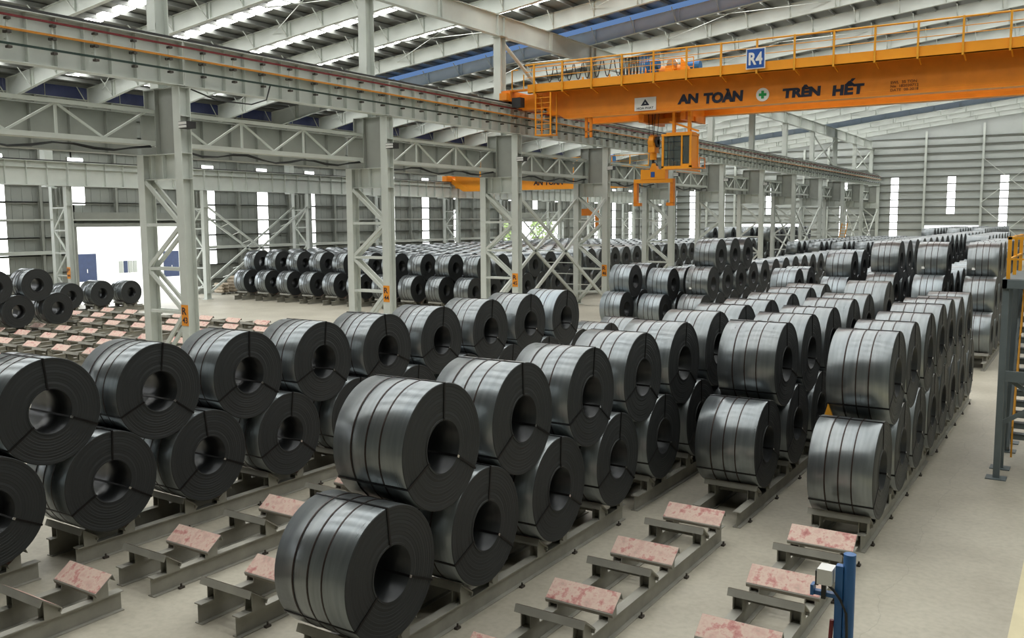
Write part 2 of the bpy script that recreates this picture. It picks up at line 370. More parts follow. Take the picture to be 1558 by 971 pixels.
for y in WY:
    za, zb = 2.48, 10.95
    for a, b, h in DOORS_L:
        if a-.7 < y < b+.7: za = h+1.6
    wn += 1
    fr = MB(); fr.bx(XW-.05, XW+.02, y-.68, y-.62, za, zb).bx(XW-.05, XW+.02, y+.62, y+.68, za, zb)
    w = fr.obj('window_%d' % wn, 'girt', kind='structure')
    cuts = [za]+[g for g in GZ if za+.2 < g < zb-.2]+[zb]
    for a, b in zip(cuts, cuts[1:]): MB().bx(XW-.03, XW-.01, y-.62, y+.62, a+.06, b-.04).obj('pane', 'win', w)
# blue clerestory band under the eave
for k in range(-10, 20):
    y = 35+6*k
    b = MB().bx(XW-.1, XW-.02, y+.01, y+5.99, ztop, roof_z(XW)+.02)
    o = b.obj('trim_2', 'clere', kind='structure')
    MB().bx(XW-.02, XW+.02, y+2.95, y+3.0, ztop+.05, ztop+.9).bx(XW-.02, XW+.04, y+.01, y+5.99, ztop, ztop+.06).obj('glazing_bar', 'paint', o)

# end wall
DOORS_E = [(-52.7, -42.2, 5.3), (-22.8, -15.2, 5.05)]
we = MB()
edges = sorted(set([XW, XR]+[d[0] for d in DOORS_E]+[d[1] for d in DOORS_E]))
for a, b in zip(edges, edges[1:]):
    h = next((d[2] for d in DOORS_E if abs(d[0]-a) < .01), 0)
    we.prism([(a, h), (b, h), (b, roof_z(b)), (a, roof_z(a))], 1, YEND, YEND+.06)
wend = we.obj('wall_end', 'wall_e', kind='structure'); wend['label'] = 'pale horizontally ribbed end wall with three tall daylight strips'
for z in [0.9+1.18*k for k in range(16)]:
    xa = max(XW, (z-19.9)/0.109-31.0+.3) if z > roof_z(XW) else XW
    segs = [(xa, XR)]
    for a, b, h in DOORS_E:
        if z < h: segs = [t for q in segs for t in (((q[0], a), (b, q[1])) if q[0] < a and q[1] > b else (q,))]
    for a, b in segs: MB().bx(a, b, YEND-.16, YEND, z-.04, z+.04).bx(a, b, YEND-.16, YEND-.12, z-.13, z+.04).obj('girt', 'girt', wend)
for x in (-58.5, -53.4, -41.6, -37.7, -23.0, -15.0, -7.2, 0.6):
    MB().ib((x, YEND-.35, 0), (x, YEND-.35, roof_z(x)-1.2), .38, .3, u=(0,1,0)).obj('wall_post', 'paint', wend)
MB().tube([(-15, YEND-.6, 15.2), (-7.2, YEND-.6, 8.5)], .06, 6).tube([(-7.2, YEND-.6, 15.2), (-15, YEND-.6, 8.5)], .06, 6).tube([(-15, YEND-.6, 8.0), (-7.2, YEND-.6, 1)], .06, 6).tube([(-7.2, YEND-.6, 8.0), (-15, YEND-.6, 1)], .06, 6).obj('wall_brace', 'paint', wend)
EG = [0.9+1.18*k for k in range(16)]
for x, za, zb in ((-27.4, 2.6, 12.6), (-19.2, 6.7, 12.6), (-12.0, 2.6, 12.6), (-4, 2.6, 12.6), (-35.2, 2.6, 12.0), (-47.4, 6.9, 11.6), (-55.8, 2.6, 11.6), (-61.2, 2.6, 11.6)):
    wn += 1
    w = MB().bx(x-.62, x-.56, YEND-.04, YEND, za, zb).bx(x+.56, x+.62, YEND-.04, YEND, za, zb).obj('window_%d' % wn, 'girt', kind='structure')
    cuts = [za]+[g for g in EG if za+.3 < g < zb-.3]+[zb]
    for a, b in zip(cuts, cuts[1:]): MB().bx(x-.56, x+.56, YEND-.03, YEND-.01, a+.05, b-.05).obj('pane', 'win', w)
MB().bx(XR, XR+.1, YB, YEND, 0, roof_z(XR)).obj('wall_right', 'wall', kind='structure')
MB().prism([(XW, 0), (XR, 0), (XR, roof_z(XR)), (XW, roof_z(XW))], 1, YB-.1, YB).obj('wall_back', 'wall', kind='structure')

# ------------------------------------------------------------------ main columns
def chord(h, w, d, stiff):
    b = MB()
    b.bx(-w/2, w/2, -d/2, -d/2+.03, 0, h).bx(-w/2, w/2, d/2-.03, d/2, 0, h).bx(-.012, .012, -d/2+.03, d/2-.03, 0, h)
    for z in stiff: b.bx(-w/2+.01, w/2-.01, -d/2+.03, d/2-.03, z-.012, z+.012)
    b.bx(-w/2-.12, w/2+.12, -d/2-.12, d/2+.12, 0, .04)
    return b
CW = 2.35
m_ch1 = chord(11.3, .42, .5, (0.6, 7.82, 8.8, 10.2, 11.28)).mesh('inner_chord', ['paint'])
m_ch2 = chord(8.8, .40, .5, (0.6, 7.82, 8.78)).mesh('outer_chord', ['paint'])
HZ = (0.95, 2.62, 4.32, 6.05)
m_hz = MB().bx(-CW+.2, -.2, -.05, .05, -.06, .06).mesh('lacing_strut', ['paint'])
def lac(z0, z1, flip):
    a, b = (-CW+.2, -.2) if not flip else (-.2, -CW+.2)
    return MB().bar((a, 0, z1), (b, 0, z0), .09, .16).mesh('lacing_diagonal', ['paint'])
m_lac = [lac(6.15, 7.75, False), lac(4.4, 5.95, True), lac(2.72, 4.22, False), lac(0.35, 2.5, True)]
bk = MB(); bk.bx(-CW+.2, -.2, -.012, .012, 7.85, 8.77).bx(-CW+.2, -.2, -.2, .2, 7.82, 7.85).bx(-CW+.2, -.2, -.2, .2, 8.77, 8.8)
for q in (-1.75, -1.05): bk.bx(q-.01, q+.01, -.19, .19, 7.85, 8.77)
m_bk = bk.mesh('bracket_beam', ['paint'])
up_ = MB(); up_.bx(-1.35, -.2, -.012, .012, 8.8, 11.27).bx(-1.38, -1.35, -.2, .2, 8.8, 11.27).bx(-2.0, -.2, -.22, .22, 11.27, 11.3).bx(-2.0, -1.38, -.012, .012, 10.55, 11.27).bx(-2.02, -1.99, -.2, .2, 10.55, 11.27)
m_up = up_.mesh('stepped_web', ['paint_d'])
po = MB(); po.bx(-1.45, -.95, -.3, -.27, 11.3, 17.2).bx(-1.45, -.95, .27, .3, 11.3, 17.2).bx(-1.215, -1.185, -.27, .27, 11.3, 17.2)
po.bx(-1.45, -.95, -.31, -.27, 13.5, 13.75).bx(-1.6, -.8, -.4, .4, 17.17, 17.2)
m_po = po.mesh('roof_post', ['paint'])
lampb = MB().bx(-.02, .46, -.22, .2, 0, .26).bx(0, .44, -.24, -.22, .14, .24, 1).bx(0, .44, -.24, -.22, .02, .11, 1).bx(-.12, 0, -.05, .05, .08, .14)
m_lamp = lampb.mesh('flood_lamp', ['dark', 'white'])
SIGN = {0: 'R\n43'}
for k in range(NCOL):
    y = Y0+BAY*k
    nm = ORD[k]
    t = thing('steel_column', (XC, y, 0), 'pale grey laced steel column, %s from the front in the middle column line' % nm, 'column', 'laced columns of the middle line')
    put('inner_chord', m_ch1, t); put('outer_chord', m_ch2, t, (-CW, 0, 0))
    for z in HZ:
        put('lacing_strut', m_hz, t, (0, -.18, z))
        if k < 6: put('lacing_strut', m_hz, t, (0, .18, z))
    for me in m_lac:
        put('lacing_diagonal', me, t, (0, -.18, 0))
        if k < 6: put('lacing_diagonal', me, t, (0, .18, 0))
    put('bracket_beam', m_bk, t); put('stepped_web', m_up, t); put('roof_post', m_po, t)
    if k < 7:
        put('flood_lamp', m_lamp, None, (XC+.22, y-.1, 9.7), 0, 'small box floodlight on the %s column of the middle line' % nm, 'lamp', 'column floodlights')
    if k < 4:
        sg = MB().bx(-.2, .2, -.012, 0, 0, .82).obj('column_sign', 'signorange', None, loc=(XC+.02, y-.262, 2.12))
        tag(sg, ('orange sign reading R 43 on the nearest column' if k == 0 else 'small orange number sign on the %s column of the middle line' % nm), 'sign', 'orange column signs')
        letters('R', -.15, .1, .44, .72, -.014, 'letter', sg, .02)
        letters('4%d' % (3+k), -.15, .15, .10, .34, -.014, 'letter', sg, .02)
# jack beam on top of the posts
m_j = MB().ib((-31, 0, 17.82), (-31, BAY, 17.82), 1.24, .36)
for q in (.35, 5.9, 6.1, 11.65): m_j.bx(-31.16, -30.84, q-.012, q+.012, 17.25, 18.4)
m_j = m_j.mesh('jack_beam', ['paint'])
for k in range(-1, NCOL-1):
    o = put('jack_beam', m_j, None, (0, Y0+BAY*k, 0), 0, 'long pale roof beam above the crane runway, %s bay from the front' % ORD[k+1], 'beam', 'roof beams along the middle column line')
# knee braces at posts / vertical braces near the far end
for k in (8, 10):
    y = Y0+BAY*k
    o = MB().bar((-31, y, 13.2), (-31, y+BAY, 17.0), .14, .14).bar((-31, y+BAY, 13.2), (-31, y, 17.0), .14, .14).obj('roof_brace', 'paint')
    tag(o, 'crossed steel braces between roof posts, %s pair along the runway' % ('nearer' if k == 8 else 'farther'), 'brace')
o = MB().tube([(-31, 47.3, 16.9), (-31, 54.5, 13.2)], .12, 8).obj('roof_brace', 'paint')
tag(o, 'pale diagonal strut running down from the roof post behind the orange crane', 'brace')

# ------------------------------------------------------------------ upper crane runway (right bay)
rw = MB(); ZB, ZT = 11.32, 12.98
rw.bx(-.25, .25, 0.02, BAY-.02, ZB, ZB+.03).bx(-.3, .3, .02, BAY-.02, ZT-.03, ZT).bx(-.012, .012, .02, BAY-.02, ZB+.03, ZT-.03)
rw.bx(.012, .3, .02, BAY-.02, 12.37, 12.40)
for i in range(1, 12): rw.bx(.012, .2, i*1.0-.008, i*1.0+.008, ZB+.03, ZT-.03)
for q in (.03, BAY-.03): rw.bx(-.24, .25, q-.02, q+.02, ZB+.03, ZT-.03)
m_rw = rw.mesh('girder_plate', ['paint'])
m_rail = MB().bx(-.035, .035, .02, BAY-.02, ZT, ZT+.05).bx(-.06, .06, .02, BAY-.02, ZT+.02, ZT+.12).mesh('crane_rail', ['dark'])
m_rail2 = MB().bx(-.07, .07, .02, BAY-.02, ZT, ZT+.02).bx(-.05, .05, .02, BAY-.02, ZT+.02, ZT+.15).mesh('crane_rail', ['dark'])
for k in range(-1, NCOL-1):
    t = thing('crane_runway_beam', (XC, Y0+BAY*k, 0), 'pale ribbed crane runway girder of the near hall, %s bay from the front' % ORD[k+1], 'beam', 'upper runway girders')
    put('girder_plate', m_rw, t); put('crane_rail', m_rail2, t)
# conductor bars on brackets
ya, yb = Y0-BAY, YEND-1
for nm, z, mt in (('red', 12.72, 'red'), ('amber', 12.30, 'amber'), ('dark green', 11.83, 'green')):
    o = MB().bx(XC+.42, XC+.47, ya, yb, z-.035, z+.035).obj('conductor_bar', mt)
    tag(o, '%s conductor bar running along the upper crane runway' % nm, 'conductor bar', 'runway conductor bars')
br = MB(); br.bx(.36, .40, -.03, .03, 11.72, 12.66).bx(.2, .38, -.015, .015, 12.20, 12.23).bx(.2, .38, -.015, .015, 11.98, 12.01)
for z in (12.62, 12.20, 11.73): br.bx(.34, .52, -.07, .07, z-.045, z+.03, 1)
br.bx(.2, .24, -.05, .05, 12.17, 12.26, 1)
m_br = br.mesh('conductor_bracket', ['paint', 'insul'])
first = bpy.data.objects['conductor_bar']
bt = thing('conductor_brackets', (XC, ya, 0), 'row of small insulator brackets carrying the conductor bars on the runway', 'brackets')
n = int((yb-ya)/1.5)
for i in range(n): put('bracket', m_br, bt, (0, .75+1.5*i, 0))

# ------------------------------------------------------------------ lower runway of the left bay on the outer chords, with its truss
lb = MB(); lb.bx(-.22, .22, .1, BAY-.1, 8.82, 8.86).bx(-.24, .24, .1, BAY-.1, 10.42, 10.46).bx(-.012, .012, .1, BAY-.1, 8.86, 10.42)
for i in range(1, 8): lb.bx(.012, .18, 1.5*i-.01, 1.5*i+.01, 8.86, 10.42)
m_lb = lb.mesh('lower_runway_beam', ['paint_d'])  # shade behind the truss is put into this darker paint
tr_top = MB().bx(-.09, .09, .18, BAY-.18, 10.38, 10.52).mesh('top_chord', ['paint'])
tr_bot = MB().bx(-.09, .09, .18, BAY-.18, 9.16, 9.32).bx(-.5, .09, .18, BAY-.18, 9.14, 9.17).mesh('bottom_chord', ['paint'])
npan = 3; ps = (BAY-1.1)/npan
m_tv = MB().bx(-.04, .04, -.04, .04, 9.3, 10.4).mesh('truss_post', ['paint'])
m_d1 = MB().bar((0, 0, 9.3), (0, ps/2, 10.4), .07, .08).mesh('truss_diagonal', ['paint'])
m_d2 = MB().bar((0, 0, 10.4), (0, ps/2, 9.3), .07, .08).mesh('truss_diagonal', ['paint'])
for k in range(-1, NCOL-1):
    y = Y0+BAY*k
    put('lower_runway_beam', m_lb, None, (XC-CW-.35, y, 0), 0, 'dull grey lower runway girder behind the lattice truss, %s bay from the front' % ORD[k+1], 'beam', 'lower runway girders')
    t = thing('walkway_truss', (XC-CW+.86, y, 0), 'lattice steel truss between the middle columns, %s bay from the front' % ORD[k+1], 'truss', 'lattice trusses between columns')
    put('top_chord', tr_top, t); put('bottom_chord', tr_bot, t)
    for i in range(npan):
        yy = .55+ps*i
        put('truss_diagonal', m_d2, t, (0, yy, 0)); put('truss_diagonal', m_d1, t, (0, yy+ps/2, 0))
        put('truss_post', m_tv, t, (0, yy+ps, 0)) if i < npan-1 else None
# sagging black cables below the truss
for k in range(-1, 5):
    y = Y0+BAY*k; pts = []
    for i in range(15):
        u = i/14; pts.append((XC-CW+.9, y+.4+11.2*u, 9.12-.22*math.sin(PI*u*3)**2-.12*math.sin(PI*u)))
    o = MB().tube(pts, .035, 6).tube([(p[0]+.06, p[1], p[2]-.05*math.sin(i)) for i, p in enumerate(pts)], .025, 6).obj('hanging_cable', 'black')
    tag(o, 'black cable sagging under the lattice truss, %s bay from the front' % ORD[k+1], 'cable', 'cables below the trusses')
o = MB().tube([(XC+.1, 23.4, 11.25), (XC+.15, 24.6, 10.95), (XC+.3, 26.2, 10.95), (XC+.42, 26.9, 11.2), (XC+.45, 27.1, 11.8)], .03, 6).obj('hanging_cable', 'black')
tag(o, 'black feed cable looping up to the conductor bars beside the nearest column', 'cable')
# big X braces between main columns
for k, nm in ((2, 'third and fourth'), (7, 'eighth and ninth'), (10, 'last two')):
    y = Y0+BAY*k
    t = thing('column_brace', (XC, y, 0), 'crossed diagonal braces between the %s columns of the middle line' % nm, 'brace', 'crossed column braces')
    for dx in (0, -CW):
        MB().bar((dx, .25, 7.6), (dx, BAY-.25, .6), .12, .2).obj('brace_bar', 'paint', t)
        MB().bar((dx, BAY-.25, 7.6), (dx, .25, .6), .12, .2).obj('brace_bar', 'paint', t)
    for i in range(7):
        u = .14+.12*i
        MB().bar((0, .25+(BAY-.5)*u, 7.6-7*u), (-CW, .25+(BAY-.5)*u, 7.6-7*u), .05, .05).obj('brace_link', 'paint', t)

# ------------------------------------------------------------------ second column line (left bay) + its runway
P2 = 11.3; C2Y = [36.2+P2*k for k in range(-1, 10)]
CW2 = 1.7
m_c1 = chord(8.6, .36, .44, (.5, 7.3, 8.5)).mesh('inner_chord', ['paint']); m_c2 = chord(8.6, .36, .44, (.5, 7.3, 8.5)).mesh('outer_chord', ['paint'])
m_h2 = MB().bx(-CW2+.15, -.15, -.05, .05, -.05, .05).mesh('lacing_strut', ['paint'])
m_l2 = [MB().bar((-CW2+.15 if i % 2 else -.15, 0, 1.0+1.55*i), (-.15 if i % 2 else -CW2+.15, 0, 2.5+1.55*i), .08, .12).mesh('lacing_diagonal', ['paint']) for i in range(4)]
m_b2 = MB().bx(-CW2+.1, -.1, -.02, .02, 7.3, 8.5).bx(-CW2*.6, -CW2*.58, -.2, .2, 7.3, 8.5).bx(-CW2*.35, -CW2*.33, -.2, .2, 7.3, 8.5).mesh('head_plate', ['paint_d'])
m_p2 = MB().bx(-2.6, -2.0, -.3, .3, 8.6, 14.3).mesh('roof_post', ['paint'])
for k, y in enumerate(C2Y):
    t = thing('steel_column', (X2, y, 0), 'slim laced steel column near the long left wall, %s from the front' % ORD[k], 'column', 'laced columns of the left line')
    put('inner_chord', m_c1, t); put('outer_chord', m_c2, t, (-CW2, 0, 0)); put('head_plate', m_b2, t); put('roof_post', m_p2, t)
    for i in range(5): put('lacing_strut', m_h2, t, (0, -.15, 0.95+1.55*i))
    for me in m_l2: put('lacing_diagonal', me, t, (0, -.15, 0))
    if k == 1:
        sg = MB().bx(-.2, .2, -.012, 0, 0, .8).obj('column_sign', 'signorange', None, loc=(X2+.02, y-.232, 2.3))
        tag(sg, 'orange sign with letter P on the slim column by the big door', 'sign', 'orange column signs')
        letters('P', -.15, .12, .44, .7, -.014, 'letter', sg, .02); letters('44', -.15, .15, .12, .3, -.014, 'letter', sg, .02)
r2 = MB(); r2.bx(-.2, .2, .02, P2-.02, 8.62, 8.66).bx(-.24, .24, .02, P2-.02, 10.2, 10.24).bx(-.012, .012, .02, P2-.02, 8.66, 10.2).bx(.012, .16, .02, P2-.02, 9.78, 9.80)
for i in range(1, 8): r2.bx(.012, .18, P2/8*i-.01, P2/8*i+.01, 8.66, 10.2)
r2.bx(-.2, .2, .0, .04, 8.66, 10.2); r2.bx(-.05, .05, .02, P2-.02, 10.24, 10.33, 1)
m_r2 = r2.mesh('far_runway_beam', ['paint', 'dark'])
for k, y in enumerate(C2Y[:-1]):
    put('far_runway_beam', m_r2, None, (X2, y, 0), 0, 'pale crane girder along the left wall, %s bay from the front' % ORD[k], 'beam', 'left wall runway girders')
for k in (2, 6):
    y = C2Y[k]; t = thing('column_brace', (X2, y, 0), 'lattice cross brace between slim columns %s the big side door' % ('just past' if k == 2 else 'well beyond'), 'brace', 'lattice braces of the left line')
    for dx in (0, -CW2):
        MB().bar((dx, .2, 7.4), (dx, P2-.2, .5), .1, .16).obj('brace_bar', 'paint', t); MB().bar((dx, P2-.2, 7.4), (dx, .2, .5), .1, .16).obj('brace_bar', 'paint', t)
    for i in range(9):
        u = .1+.1*i
        for s2 in (0, 1):
            yy = .2+(P2-.4)*(u if s2 == 0 else 1-u); MB().bar((0, yy, 7.4-6.9*u), (-CW2, yy+.6, 7.4-6.9*u-.3), .05, .05).obj('brace_link', 'paint', t)
o = MB().bx(X2-CW2-.05, X2-CW2+.1, C2Y[0], C2Y[-1], 6.28, 6.38).obj('tie_beam', 'paint'); tag(o, 'thin horizontal tie running along the slim left columns', 'beam')
o = MB().bx(XW+.3, XW+.5, YB, 39, 3.85, 4.1).bx(XW+.3, XW+.5, 51, 97, 3.85, 4.1).obj('wall_rail', 'paint'); tag(o, 'pale horizontal rail along the left wall at mid height', 'beam')

# ------------------------------------------------------------------ coils
RIN = .416
_mc = {}
def coil_body(R, w, n, bright):
    key = ('body', R, w, n, bright)
    if key in _mc: return _mc[key]
    rnd = random.Random(repr(key)); ri = R*RIN; b = MB(); b.uv = {}
    nr = 9 if n >= 60 else (4 if n >= 36 else 1)
    prof = []                                            # (x, r, material of the segment that follows)
    h = w/2
    prof.append((-h+.008, R, 0)); prof.append((h-.008, R, 1)); prof.append((h, R-.010, 1))
    for i in range(1, nr+1):
        r = R-.01-(R-.01-ri-.03)*i/(nr+1); dx = rnd.uniform(-.007, .003) if n >= 36 else 0
        prof.append((h+dx, r+.006, 1)); prof.append((h+dx-.003, r, 1))
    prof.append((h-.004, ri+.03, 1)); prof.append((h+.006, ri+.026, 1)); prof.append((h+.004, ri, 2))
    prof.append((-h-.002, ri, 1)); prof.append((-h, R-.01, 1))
    m = len(prof); vs = []; fs = []; ms = []
    for k in range(n):
        a = 2*PI*k/n
        for i, (x, r, _) in enumerate(prof):
            rr = r+(0.006*k/n if i < 2 and n >= 60 else 0)
            vs.append((x, math.cos(a)*rr, R+math.sin(a)*rr)); b.uv[len(vs)-1] = (r, k/n)
    for k in range(n):
        k2 = (k+1) % n
        for i in range(m):
            j = (i+1) % m; fs.append((k*m+i, k2*m+i, k2*m+j, k*m+j)); ms.append(prof[i][2])
    b.v = vs; b.f = fs; b.m = ms; b.sm = [mm != 1 for mm in ms]
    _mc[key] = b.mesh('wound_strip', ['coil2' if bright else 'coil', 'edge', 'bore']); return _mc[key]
def band_mesh(R, n=64):
    if ('band', R) in _mc: return _mc[('band', R)]
    b = MB(); ww = .012; vs = []
    for k in range(n):
        a = 2*PI*k/n
        for x, r in ((-ww, R-.004), (-ww, R+.009), (ww, R+.009), (ww, R-.004)): vs.append((x, math.cos(a)*r, R+math.sin(a)*r))
    b.add(vs, [(k*4+i, ((k+1) % n)*4+i, ((k+1) % n)*4+i+1, k*4+i+1) for k in range(n) for i in range(3)], 0, False)
    _mc[('band', R)] = b.mesh('band_strap', ['tie']); return _mc[('band', R)]
def eye_mesh(R, w, ang):
    key = ('eye', R, w, round(ang, 2))
    if key in _mc: return _mc[key]
    ri = R*RIN; t = .005; hw = .017; h = w/2; b = MB()
    def pt(x, r, s): return (x, math.cos(ang)*r-math.sin(ang)*s, R+math.sin(ang)*r+math.cos(ang)*s)
    def seg(x0, x1, r0, r1):
        vs = [pt(x, r, s) for x in (x0, x1) for r in (r0, r1) for s in (-hw, hw)]
        b.add(vs, [(0,1,3,2),(4,6,7,5),(0,4,5,1),(2,3,7,6),(0,2,6,4),(1,5,7,3)])
    seg(h, h+t+.004, ri-.005, R+.012); seg(-h-t, -h, ri-.005, R+.012); seg(-h, h, R+.002, R+.012); seg(-h, h, ri-.008, ri+.001)
    _mc[key] = b.mesh('eye_strap', ['eye']); return _mc[key]
def clip_mesh(R, w, ang):
    key = ('clip', R, w, round(ang, 2))
    if key in _mc: return _mc[key]
    ri = R*RIN; h = w/2; b = MB()
    def pt(x, r, s): return (x, math.cos(ang)*r-math.sin(ang)*s, R+math.sin(ang)*r+math.cos(ang)*s)
    vs = [pt(x, r, s) for x in (h+.006, h+.018) for r in (ri-.012, ri+.035) for s in (-.02, .02)]
    b.add(vs, [(0,1,3,2),(4,6,7,5),(0,4,5,1),(2,3,7,6),(0,2,6,4),(1,5,7,3)])
    _mc[key] = b.mesh('strap_clip', ['clip']); return _mc[key]
BANDX = (-.23, -.02, .18)
coils_made = []; rest = []
def coil(face_x, y, zc, R, w, lod, label, group, bright=False, tagpos=False):
    """face_x = plane of the visible end face; zc = height of the axis; lod 0 near .. 2 far"""
    loc = (face_x-w/2, y, zc-R)
    if lod == 2:
        o = put('steel_coil', coil_body(R, w, 28, bright), None, loc, 0, label, 'steel coil', group)
        return o
    t = thing('steel_coil', loc, label, 'steel coil', group)
    put('wound_strip', coil_body(R, w, 72 if lod == 0 else 40, bright), t)
    for f in BANDX: put('band_strap', band_mesh(R, 64 if lod == 0 else 40), t, (f*w, 0, 0))
    if lod == 0:
        ph = random.choice((-.12, -.04, .04, .1))
        for i, a in enumerate((PI/2, -PI/6, -5*PI/6)):
            e = put('eye_strap', eye_mesh(R, w, a+ph), t)
            if i == 1: put('strap_clip', clip_mesh(R, w, a+ph), e)
    if tagpos: MB().c(-w*.28, -R*math.cos(.25)-.004, R-R*math.sin(.25), .12, .012, .10).obj('paper_tag', 'paper', t)
    return t
R0 = .925; ZC1 = 1.45
def contact(y, bots, R, zb):
    z = 0
    for q in bots:
        d = abs(q-y)
        if d < 2*R: z = max(z, zb+math.sqrt(4*R*R-d*d))
    return z
FRONT = {
 'A': (-14.945, 1.28, [8.60, 10.77, 12.96, 15.17, 17.45, 19.72, 22.12, 24.36, 26.66], 7.5, 'left near row'),
 'B': (-7.738, 1.28, [10.21, 12.40, 14.79, 17.09, 19.32, 21.57, 23.66, 25.87, 28.05, 30.16, 32.13], 9.04, 'centre near row'),
 'C': (-5.596, 1.28, [19.97, 22.04, 24.15, 26.46, 28.45, 31.6], 18.72, 'third near row'),
 'D': (-3.151, 1.17, [19.05, 20.94, 23.19, 25.12, 26.81, 28.86, 30.95], 17.85, 'rightmost near row'),
}
BOT = {}
for r, (fx, w, tops, b0, nm) in FRONT.items():
    bots = [b0]+[(a+b)/2 for a, b in zip(tops, tops[1:])]; bots.append(tops[-1]+(tops[-1]-bots[-1]))
    if r == 'C': bots = [b0, 21.0, 23.1, 25.3, 27.45, 29.6, 32.2]
    if r == 'A': bots += [bots[-1]+2.2, bots[-1]+4.4]
    BOT[r] = bots
    for i, y in enumerate(bots):
        coil(fx, y, ZC1, R0, w, 0, 'dark steel coil, %s from the front, lower tier, %s' % (ORD[i], nm), 'coils of the near rows')
    for i, y in enumerate(tops):
        z = contact(y, bots, R0, ZC1)
        coil(fx, y, z, R0, w, 0, 'dark steel coil, %s from the front, upper tier, %s' % (ORD[i], nm), 'coils of the near rows', bright=(r == 'A' and i == 8))
# mid block
RM = .895; ZM = .525+RM
def tiers(R): 
    d = math.sqrt(4*R*R-1.1*1.1); z1 = .525+R; return (z1, z1+d, z1+2*d)
MID = [  # face x, R, first y, counts per tier, name, bright
 (-21.1, RM, 44.3, (5, 2, 0), 'leftmost row beyond the aisle', True),
 (-19.0, .86, 44.6, (6, 4, 0), 'second row beyond the aisle', True),
 (-16.7, RM, 44.4, (15, 14, 3), 'third row beyond the aisle', False),
 (-12.3, RM, 44.5, (5, 2, 0), 'fourth row beyond the aisle', True),
 (-9.9, .82, 44.4, (9, 8, 2), 'fifth row beyond the aisle', True),
 (-7.6, RM, 43.4, (20, 19, 18), 'sixth row beyond the aisle', False),
 (-5.4, RM, 42.0, (22, 21, 1), 'seventh row beyond the aisle', True),
 (-3.4, RM, 41.9, (6, 6, 5), 'rightmost row beyond the aisle', False),
]
TIER = ('bottom', 'second', 'third')
for fx, R, ys, cnt, nm, br_ in MID:
    zz = tiers(R)
    for t_ in range(3):
        for i in range(cnt[t_]):
            y = ys+1.1*t_+2.2*i
            if (i >= 6 and t_+1 < 3 and cnt[t_+1] > i) or i >= 16:
                rest.append((fx, y, zz[t_], R, 1.2)); continue
            lod = 1 if i < 3 else 2
            w = 1.2
            coil(fx, y, zz[t_], R, w, lod, 'steel coil, %s from the front, %s tier, %s' % (ORD[i], TIER[t_], nm), 'coils beyond the cross aisle',
                 bright=(br_ and (i+t_) % 3 != 2), tagpos=(i == 0 and t_ == 2 and fx > -6) or (i == 0 and t_ == 1 and fx == -16.7))
# a further stack line on the seventh row, three high again
for i in range(8): coil(-5.4, 61.8+2.2*i, tiers(RM)[2], RM, 1.2, 2, 'steel coil, %s of the distant third tier, seventh row beyond the aisle' % ORD[i], 'coils beyond the cross aisle')
# left hall
LX = [-56.2+2.4*i for i in range(10)]
zz = tiers(R0)
def all_left():
    for j, fx in enumerate(LX):
        for t_ in range(2):
            for i in range(24 if j < 6 else 34):
                yield j, fx, t_, i, 49.4+1.1*t_+2.2*i
n_ind = 0
for j, fx, t_, i, y in all_left():
    last = j == len(LX)-1
    if i < 2 or (last and i < 8):
        rowname = '%s row from the left wall' % ORD[j]
        coil(fx, y, zz[t_], R0, 1.15, 1 if i < 1 else 2, 'left hall coil, %s back, %s tier, %s' % (ORD[i], ('lower', 'upper')[t_], rowname), 'coils of the left hall')
    else: rest.append((fx, y, zz[t_], R0, 1.15))
for i, y in enumerate((24.0, 26.2, 28.4)): coil(-48.0, y, zz[0], .88, 1.25, 1, 'dark coil by the empty racks at far left, lower tier, %s from the left' % ORD[i], 'coils on the far left racks')
for i, y in enumerate((25.1, 27.3)): coil(-48.0, y, zz[0]+1.36, .88, 1.25, 1, 'dark coil stacked on the upper tier at far left, %s from the left' % ORD[i], 'coils on the far left racks')
for i, (y, r) in enumerate(((34.2, .84), (36.4, .86), (38.6, .80))): coil(-56.2, y, .525+r, r, 1.35, 1, 'single-tier dark coil before the bright doorway, %s from the left' % ORD[i], 'single coils by the doorway')
# farthest stacks, too many to count, near the end wall
for fx in (-27.4, -25.0, -22.6, -20.2, -17.8, -15.4, -13.0, -10.6, -8.2):
    for t_ in range(2):
        for i in range(18): rest.append((fx, 100+1.1*t_+2.2*i, tiers(RM)[t_], RM, 1.2))
for fx in (-14.2, -11.8, -9.5):
    for i in range(14): rest.append((fx, 104+2.2*i, tiers(RM)[2], RM, 1.2))
for fx in (-41.0, -38.6, -36.2, -33.8):
    for i in range(9): rest.append((fx, 112+2.2*i, tiers(RM)[2], RM, 1.2))
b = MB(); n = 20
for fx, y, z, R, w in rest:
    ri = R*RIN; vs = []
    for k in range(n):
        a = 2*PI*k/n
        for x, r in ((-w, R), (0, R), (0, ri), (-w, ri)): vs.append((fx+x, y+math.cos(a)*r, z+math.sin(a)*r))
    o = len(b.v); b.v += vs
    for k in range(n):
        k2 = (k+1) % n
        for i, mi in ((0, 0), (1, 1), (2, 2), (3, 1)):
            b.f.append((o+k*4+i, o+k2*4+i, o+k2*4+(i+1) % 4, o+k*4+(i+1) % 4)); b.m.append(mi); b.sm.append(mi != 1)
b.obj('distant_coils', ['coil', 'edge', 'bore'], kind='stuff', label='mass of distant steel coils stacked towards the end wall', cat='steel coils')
# small yellow wedge tag beside the right hand row
o = MB().add([(0,0,0),(.16,0,.02),(.07,0,.26),(0,.05,0),(.16,.05,.02),(.07,.05,.26)], [(0,1,2),(5,4,3),(0,3,4,1),(1,4,5,2),(2,5,3,0)]).obj('hang_tag', 'yellow', None, loc=(-4.36, 18.25, 2.28))
tag(o, 'small yellow triangular tag beside the front upper coil at far right', 'tag')

